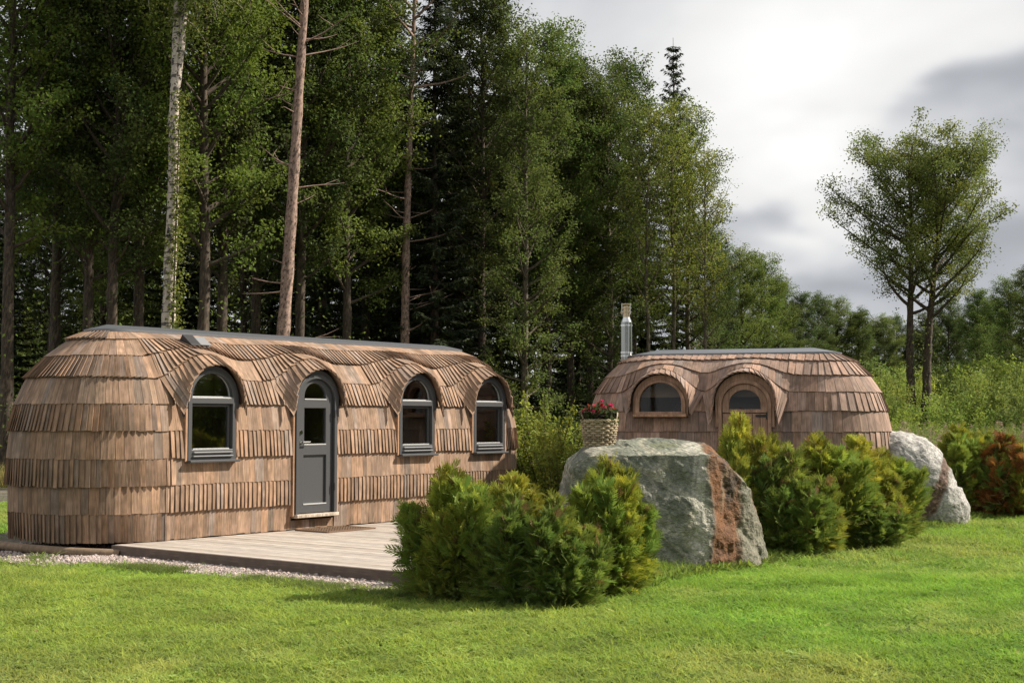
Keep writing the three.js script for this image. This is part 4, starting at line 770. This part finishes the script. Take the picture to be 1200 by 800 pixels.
  // deeper rows close the forest
  for (let i = 0; i < 24; i++) { const u = -60 + i * 37 + rr(-10, 10), d = rr(50, 57); if (u > 690 && i % 2) continue; go([u, d, (u < 160 ? 15.5 : Math.min(20, 21 - u * .0085)) * rr(.82, .98), R() < .6 ? 's' + (i % 2) : 'a' + (i % 3)]); }
  for (let i = 0; i < 22; i++) { const u = -60 + i * 40 + rr(-12, 12), d = rr(62, 74); if (u > 720 && i % 2) continue; go([u, d, (u < 160 ? 17 : Math.min(21, 22 - u * .010)) * rr(.85, 1.0), R() < .7 ? 's' + (i % 2) : 'a' + (i % 3)]); }
  for (let i = 0; i < 18; i++) go([-70 + i * 34 + rr(-8, 8), rr(82, 92), rr(12, 15), 's' + (i % 2)]);
  // undergrowth at the forest foot
  for (let i = 0; i < 34; i++) { const u = -20 + i * 25 + rr(-8, 8), d = lerp(34, 46, clamp(u / 850)) + rr(0, 5), t = plant(bushes[0], M.bark, M.leaf, 'undergrowth_shrub', 'leafy shrub in the undergrowth at the forest foot', 'shrub', 'undergrowth shrubs', 'stem', 'foliage'); put(t, pxX(u, d), -d, rr(.8, 1.3), R() * 6, rr(.7, 1.25)); }
  for (let i = 0; i < 26; i++) { const u = -20 + i * 34 + rr(-8, 8), d = rr(56, 60), t = plant(bushes[0], M.bark, M.leaf, 'undergrowth_shrub', 'leafy shrub in the undergrowth at the forest foot', 'shrub', 'undergrowth shrubs', 'stem', 'foliage'); put(t, pxX(u, d), -d, rr(1.5, 2), R() * 6, rr(1.6, 2.4)); }
  for (let i = 0; i < 18; i++) { const u = -50 + i * 30 + rr(-8, 8), d = rr(66, 78), t = plant(bushes[1], M.bark, M.leaf, 'undergrowth_shrub', 'leafy shrub in the undergrowth at the forest foot', 'shrub', 'undergrowth shrubs', 'stem', 'foliage'); put(t, pxX(u, d), -d, rr(2, 2.6), R() * 6, rr(2.6, 3.6)); }
  // far tree line to the right of the forest
  const FAR = 'rounded broad-leaved tree in the distant tree line';
  const far = [[872, 66, 9.6, 'a1'], [893, 72, 9.8, 'a2'], [915, 76, 9.0, 'a1'], [938, 84, 8.9, 'a2'], [960, 92, 9.6, 'a0'], [982, 96, 9.6, 'a1'], [1004, 104, 9.2, 'a2'], [1028, 108, 8.9, 'a0'], [1050, 112, 9.6, 'a1'], [1075, 112, 8.6, 'a0'], [1100, 110, 8.8, 'a2'], [1124, 106, 9.2, 'a0'], [1146, 100, 9.4, 'a1'], [1166, 92, 9.4, 'a0'], [1186, 82, 9.6, 'a1'], [1212, 76, 9.8, 'a0'], [1240, 72, 10, 'a2'], [1275, 66, 10, 'a1']];
  for (const [u, d, h, k] of far) { const t = T(kinds[k][0], u, d, h, 16, M.bark, 'distant_tree', FAR, 'distant tree line'); t.scale.x = t.scale.z = h / 16 * rr(1.15, 1.5); }
  for (let i = 0; i < 16; i++) { const u = 850 + i * 27 + rr(-8, 8), d = rr(86, 130), t = T(kinds['a' + (i % 3)][0], u, d, rr(8, 9.5), 16, M.bark, 'distant_tree', FAR, 'distant tree line'); t.scale.x = t.scale.z = rr(.7, .95); }
  { const t = T(spruces[1], 852, 72, 10.8, 19, M.bark, 'spruce_tree', 'small pointed spruce rising above the distant tree line', null, M.needle); }
  // trees beyond the frame on the sun side, mirrored in the cabin's panes
  for (const [x, z, h, k] of [[26, -16, 11, 'a1'], [30, -21, 12, 'a2'], [28, -27, 11, 'a0'], [34, -12, 12, 'a1'], [33, -33, 12, 'a2'], [29, -8, 10, 'a0']]) { const [g, ref, mat] = kinds[k], t = plant(g, mat, M.leaf, 'meadow_alder', 'alder at the meadow edge mirrored in the cabin windows', 'tree', 'meadow edge alders'); put(t, x, z, h / ref * 1.1, R() * 6, h / ref); }
  for (let i = 0; i < 11; i++) { const [g, ref, mat] = kinds['a' + (i % 3)], t = plant(g, mat, M.leaf, 'garden_alder', 'alder across the lawn mirrored in the steel chimney', 'tree', 'alders mirrored in the chimney'), h = rr(11, 14); put(t, -26 + i * 5 + rr(-1, 1), rr(20, 28), h / ref * 1.15, R() * 6, h / ref); }
  // lone alder with two trunks
  {
    setSeed(77);
    const g = broadleaf({ h: 10.8, r: .2, base: .47, cr: 3.3, limbs: 38, color: [.17, .205, .045], leaf: .085, clump: 140, clumpR: .31, twigs: 2.5, rise0: .40, rise1: .75, wiggle: 1.1, flatten: .5, trunks: [{ x: -.14, z: 0, lx: .03, lz: 0, h: 10.9, r: .19 }, { x: .1, z: .1, lx: .085, lz: 0, h: 10.6, r: .2 }], profile: (t) => 0.22 + 0.85 * Math.sin(Math.PI * clamp(.24 + .70 * t)), skirt: 260, skirtR: .7 });
    put(plant(g, M.bark, M.leaf, 'alder_tree', 'lone alder with two bare leaning trunks and an open airy crown', 'tree'), pxX(1076, 48), -48, 1, 0);
  }
  // bushes of the meadow
  setSeed(83);
  const will = [bush({ h: 2.6, r: 1.6, stems: 50, density: 150, color: [.23, .285, .06], leaf: .10, spread: .22, fat: .9 }), bush({ h: 2.4, r: 1.7, stems: 50, density: 150, color: [.185, .235, .05], leaf: .095, spread: .24 })];
  const MB = 'bright green willow bush growing in the meadow';
  for (const [u, d, s, sy, k] of [[1030, 46, 1.1, 1.15, 0], [1000, 52, 1.2, 1.2, 1], [1095, 52, 1.1, 1.0, 1], [1120, 44, 1.1, .9, 0], [1150, 47, 1.2, 1.0, 0], [1180, 45, 1.3, 1.25, 0], [1205, 50, 1.4, 1.4, 1], [1060, 56, 1.3, 1.3, 0], [975, 60, 1.5, 1.5, 1], [1230, 42, 1.2, 1.1, 0], [940, 56, 1.2, 1.1, 0], [1050, 36, .9, .75, 0], [1020, 34, .8, .7, 1], [1085, 38, .8, .6, 0], [1090, 72, 2, 1.7, 1], [1125, 76, 2.2, 1.8, 1], [1160, 70, 2, 1.8, 1], [1195, 66, 2, 1.7, 1], [1055, 80, 2.2, 1.8, 1], [1015, 78, 2.2, 1.9, 1]])
    put(plant(will[k], M.bark, tints[(turnT++ * 3 + 1) % 5], 'willow_bush', MB, 'bush', 'meadow willow bushes', 'stem', 'foliage'), pxX(u, d), -d, s, R() * 6, sy);
  for (const [x, z, sc] of [[19, -13, 1.5], [21, -15.5, 1.7], [20, -18, 1.6], [22, -20.5, 1.8], [21, -23, 1.7], [23, -26, 1.8], [20, -10.5, 1.5], [24, -29, 1.8]]) put(plant(will[0], M.bark, M.leaf, 'meadow_edge_bush', 'willow bush at the meadow edge mirrored in the cabin windows', 'bush', 'bushes mirrored in the cabin windows', 'stem', 'foliage'), x, z, sc, R() * 6, sc * 1.25);
  const young = bush({ h: 2.2, r: .85, stems: 40, density: 120, color: [.23, .27, .04], leaf: .075, spread: .13, fat: 1.3 });
  for (const [u, d, s, sy, lab] of [[640, 24, 1.0, 1.0, 'bright yellow-green bush at the far end of the long cabin'], [662, 22.5, .75, .78, 'lower bright bush beside the yellow-green bush between the cabins'], [616, 26, .9, .95, 'bright bush partly hidden behind the far end of the long cabin']]) put(plant(young, M.bark, M.leaf, 'young_bush', lab, 'bush', null, 'stem', 'foliage'), pxX(u, d), -d, s, R() * 6, sy);
}

// ------------------------------------------------------------------ grass, weeds, ground cover
setSeed(91);
function instanced(name, g, mat, items, label, category) {
  const im = new THREE.InstancedMesh(g, mat, items.length), m = new THREE.Matrix4(), q = new THREE.Quaternion(), e = new THREE.Euler();
  items.forEach((t, i) => { e.set(t.tx ?? 0, t.r, t.tz ?? 0); q.setFromEuler(e); m.compose(V(t.x, t.y, t.z), q, V(t.s, t.sy ?? t.s, t.s)); im.setMatrixAt(i, m); im.setColorAt(i, C(...t.c)); });
  im.name = name; im.castShadow = im.receiveShadow = true; scene.add(im); return tag(im, label, category, null, 'stuff');
}
function tuft(n, h, spread, w, bend) {
  const p = [], idx = []; let k = 0;
  for (let i = 0; i < n; i++) {
    const a = R() * 6.283, r = Math.sqrt(R()) * spread, x = Math.cos(a) * r, z = Math.sin(a) * r, hh = h * rr(.5, 1.15), b = bend * rr(.3, 1.3), da = R() * 6.283, dx = Math.cos(da), dz = Math.sin(da), sx = -dz * w * .5, sz = dx * w * .5;
    p.push(x - sx, 0, z - sz, x + sx, 0, z + sz, x + dx * b * hh * .3 - sx * .8, hh * .55, z + dz * b * hh * .3 - sz * .8, x + dx * b * hh * .3 + sx * .8, hh * .55, z + dz * b * hh * .3 + sz * .8, x + dx * b * hh, hh * (1 - .25 * b), z + dz * b * hh);
    idx.push(k, k + 1, k + 2, k + 1, k + 3, k + 2, k + 2, k + 3, k + 4); k += 5;
  }
  const g = new THREE.BufferGeometry(); g.setAttribute('position', new THREE.Float32BufferAttribute(p, 3)); g.setIndex(idx); return g;
}
function rosette(n, len, wid, up) { const L = new Leaves(); for (let i = 0; i < n; i++) { const a = i / n * 6.283 + R() * .7, u = up * rr(.3, 1.3), l = Math.hypot(1, u); L.leaf(0, 0, 0, Math.cos(a) / l, u / l, Math.sin(a) / l, 0, 1, 0, len * rr(.6, 1.2), wid * rr(.7, 1.2), [1, 1, 1]); } const g = L.geo(); g.deleteAttribute('color'); return g; }
const clover = (() => { const L = new Leaves(); for (let i = 0; i < 7; i++) { const a = R() * 6.283, r = Math.sqrt(R()) * .05, x = Math.cos(a) * r, z = Math.sin(a) * r, y = rr(.012, .04); for (let j = 0; j < 3; j++) { const b = j * 2.094 + a; L.leaf(x, y, z, Math.cos(b), .25, Math.sin(b), 0, 1, 0, .022, .022, [1, 1, 1]); } } const g = L.geo(); g.deleteAttribute('color'); return g; })();
const hedgeSide = (x, z) => { const d = -z; return d - (12.6 + (x + 0.2) * 1.43); };      // > 0 beyond the hedge line
const lawnOK = (x, z) => { const [a, b] = toCabin(x, z); if (a > -3.98 && b > 0.9 && b < 6.15 && a < 2) return false; if (a > -4.45 && a < 4.6 && b > -1.3 && b < 1.4) return false; if (inGravel(x, z)) return R() < 0.04; return true; };
{
  const blades = tuft(18, 0.085, 0.06, 0.0085, 1.0), short = [], cl = [], broad = [];
  const shade = (x, z) => { const p = fbm(x * .55 + 3, z * .55, 6, 4), q = fbm(x * 2.6, z * 2.6, 2, 3), side = sstep(.36, .60, fbm(x * .17 + 6.3, z * .17 + 1.1, 12, 3)), dry = sstep(.50, .68, p * .6 + q * .4); let c = [lerp(.285, .235, side), lerp(.375, .395, side), lerp(.052, .038, side)]; c = c.map((v, i) => lerp(v, [.40, .34, .12][i], dry * .32)); const k = .6 + .8 * q; return c.map((v) => v * k); };
  for (let i = 0; i < 62000; i++) {
    const t = R(), d = t < .62 ? Math.sqrt(lerp(7.4 ** 2, 15 ** 2, R())) : Math.sqrt(lerp(15 ** 2, 27 ** 2, R())), x = rr(-.40, .40) * d, z = -d;
    if (hedgeSide(x, z) > -0.1 && x > -0.5) continue; if (!lawnOK(x, z)) continue;
    const c = shade(x, z), n = fbm(x * 1.3 + 9, z * 1.3, 3, 3);
    short.push({ x, y: groundY(x, z) - .006, z, s: rr(.75, 1.25) * (d > 15 ? 1.35 : 1), sy: rr(.55, 1.2) * (.6 + 1.0 * n) * (d > 15 ? 1.2 : 1), r: R() * 6.28, tx: gauss() * .15, tz: gauss() * .15, c: vary(c, .22, .12) });
    if (R() < .34 * sstep(.40, .62, n)) cl.push({ x: x + gauss() * .1, y: groundY(x, z), z: z + gauss() * .1, s: rr(.8, 1.5), r: R() * 6.28, c: vary([c[0] * .85, c[1] * .95, c[2] * 1.2], .2, .1) });
    if (R() < .11) broad.push({ x, y: groundY(x, z) + .012, z, s: rr(.45, 1.15), r: R() * 6.28, c: vary([c[0] * .85, c[1] * .92, c[2]], .25, .1) });
  }
  const fallen = []; for (let i = 0; i < 260; i++) { const d = Math.sqrt(lerp(7.6 ** 2, 19 ** 2, R())), x = rr(-.40, .40) * d, z = -d; if (hedgeSide(x, z) > -0.2 && x > -0.5) continue; if (!lawnOK(x, z)) continue; fallen.push({ x, y: groundY(x, z) + .045, z, s: rr(.6, 1.3), r: R() * 6.28, tx: gauss() * .4, tz: gauss() * .4, c: R() < .5 ? vary([.42, .36, .14], .3, .1) : vary([.26, .16, .07], .4, .1) }); }
  instanced('fallen_leaf', rosette(1, .045, .03, .2), M.grass, fallen, 'scattered fallen leaves lying on the lawn', 'leaves');
  instanced('lawn_grass', blades, M.grass, short, 'short mown yellow-green lawn grass', 'grass');
  instanced('clover', clover, M.grass, cl, 'low clover leaves scattered through the lawn', 'clover');
  // broad-leaved weeds along the hedge and the boulders, and in the lawn
  for (let i = 0; i < 7200; i++) { const x = rr(.1, 9.8), d = 12.6 + (x + .2) * 1.43 + gauss() * .30 - .95 - (x > .6 && x < 2.9 ? .1 : 0), z = -d; if (fbm(x * 1.5, z * 1.5, 14, 3) < .40) continue; broad.push({ x, y: groundY(x, z), z, s: rr(.8, 2.1), sy: rr(.8, 2.6), r: R() * 6.28, c: vary([.19, .26, .045], .3, .12) }); }
  for (let i = 0; i < 900; i++) { const d = Math.sqrt(lerp(7.6 ** 2, 18 ** 2, R())), x = rr(-.40, .40) * d, z = -d; if (hedgeSide(x, z) > -0.2 && x > -0.5) continue; if (!lawnOK(x, z)) continue; broad.push({ x, y: groundY(x, z) + .012, z, s: rr(.9, 1.7), sy: rr(.5, 1), r: R() * 6.28, c: R() < .6 ? vary([.11, .18, .045], .3, .12) : vary([.40, .48, .12], .25, .12) }); }
  instanced('weed', rosette(9, .09, .035, .6), M.grass, broad, 'broad-leaved weeds at the foot of the hedge and boulders', 'weeds');
  // longer grass at the hedge foot, the gravel edge and around things
  const long = tuft(14, .20, .07, .006, .75), li = [];
  for (let i = 0; i < 5200; i++) { const x = rr(.2, 10), d = 12.6 + (x + .2) * 1.43 + gauss() * .4 - .30, z = -d; li.push({ x, y: groundY(x, z), z, s: rr(.6, 1.2), sy: rr(.4, 1.1), r: R() * 6.28, c: vary([.22, .32, .035], .25, .12) }); }
  for (let i = 0; i < 5200; i++) { const a = -4.62 + gauss() * .20, b = rr(.6, 6.9), c = Math.cos(TH), s = Math.sin(TH), x = longCabin.position.x + a * c + b * s, z = longCabin.position.z - a * s + b * c; if (fbm(x * 1.6, z * 1.6, 7, 3) + gauss() * .06 < .47) continue; li.push({ x, y: groundY(x, z), z, s: rr(.6, 1), sy: rr(.2, .6), r: R() * 6.28, c: vary([.13, .18, .03], .25, .12) }); }
  for (let i = 0; i < 5200; i++) { const d = Math.sqrt(lerp(7.6 ** 2, 20 ** 2, R())), x = rr(-.40, .40) * d, z = -d; if (hedgeSide(x, z) > -0.2 && x > -0.5) continue; if (!lawnOK(x, z) || fbm(x * .9 + 2, z * .9, 9, 3) + gauss() * .08 < .50) continue; const c = shade(x, z); li.push({ x, y: groundY(x, z) - .01, z, s: rr(.45, .9), sy: rr(.28, .6), r: R() * 6.28, tx: gauss() * .2, tz: gauss() * .2, c: vary([c[0] * .8, c[1] * .92, c[2] * .8], .3, .12) }); }
  instanced('long_grass', long, M.grass, li, 'longer unmown grass along the hedge foot and gravel edge', 'grass');
}
{
  // meadow: tall grass and weeds behind the hedge, between the cabins and round the forest foot
  const tall = tuft(22, .62, .22, .011, .7), it = [], seeds = [], forb = [];
  for (let i = 0; i < 30000; i++) {
    const d = Math.sqrt(lerp(19 ** 2, 64 ** 2, R())), x = rr(-.40, .42) * d, z = -d, [a, b] = toCabin(x, z), sx = x - 3.59, sz = z + 22.2;
    if (hedgeSide(x, z) < .5 && x > -1) continue; if (a < 4.9 && a > -5.2 && b > -1.6) continue; if (a <= -5.2 || (x < -6 && d < 33)) { if (R() < .7) continue; it.push({ x, y: groundY(x, z), z, s: .35, sy: .14, r: R() * 6, c: vary([.15, .20, .03], .2) }); continue; }
    if (Math.abs(sx * .956 + sz * .292) < 2.5 && Math.abs(-sx * .292 + sz * .956) < 1.4) continue;
    if (x < 6 && d < 21.5 && a > -4.2 && a < 3 && b < 6.2 && b > 1) continue;
    const p = fbm(x * .18 + 4, z * .18, 3, 3), dry = sstep(.45, .62, fbm(x * .35, z * .35, 8, 3)), c = [lerp(.23, .38, dry), lerp(.28, .32, dry), lerp(.05, .12, dry)];
    it.push({ x, y: groundY(x, z), z, s: rr(.8, 1.4), sy: rr(.6, 1.25) * (.7 + .6 * p), r: R() * 6.28, c: vary(c, .22, .1) });
    if (R() < .30 && x > 4) forb.push({ x, y: groundY(x, z) + rr(.3, .9), z, s: rr(1.6, 3.4), sy: rr(2, 4), r: R() * 6.28, c: vary([.18, .24, .045], .3, .15) });
    if (R() < .22 && x > 7 && d < 46) seeds.push({ x, y: groundY(x, z), z, s: rr(.8, 1.3), sy: rr(.5, .95), r: R() * 6.28, c: vary([.33, .24, .18], .25, .1) });
  }
  // a bank of taller weeds beyond the white boulder
  for (let i = 0; i < 5200; i++) { const d = rr(26, 36), x = pxX(rr(1040, 1260), d), z = -d, p = fbm(x * .5, z * .5, 5, 3); (R() < .5 ? forb : seeds).push({ x, y: groundY(x, z) + (R() < .5 ? rr(0.1, .6) : 0), z, s: rr(.8, 2.0), sy: rr(.45, .85) * (.7 + .6 * p), r: R() * 6.28, c: R() < .7 ? vary([.18, .24, .045], .3, .15) : vary([.36, .27, .21], .25, .1) }); }
  instanced('meadow_grass', tall, M.grass, it, 'tall unmown meadow grass beyond the hedge', 'grass');
  instanced('meadow_weed', rosette(12, .10, .045, .9), M.grass, forb, 'leafy green weeds in the tall meadow', 'weeds');
  const head = (() => { const L = new Leaves(); for (let s = 0; s < 6; s++) { const x = gauss() * .2, z = gauss() * .2, h = rr(.8, 1.25); L.leaf(x, 0, z, gauss() * .05, 1, gauss() * .05, 1, 0, .3, h, .008, [1, 1, 1]); for (let q = 0; q < 22; q++) { const a = R() * 6.28, u = R(); L.leaf(x, h * (.72 + .3 * u), z, Math.cos(a) * .7, .6, Math.sin(a) * .7, gauss(), gauss(), gauss(), .07 * (1.1 - u * .6), .014, [1, 1, 1]); } } const g = L.geo(); g.deleteAttribute('color'); return g; })();
  instanced('seed_head', head, M.grass, seeds, 'dry pinkish seed heads standing over the meadow weeds', 'weeds');
}

renderer.render(scene, camera);
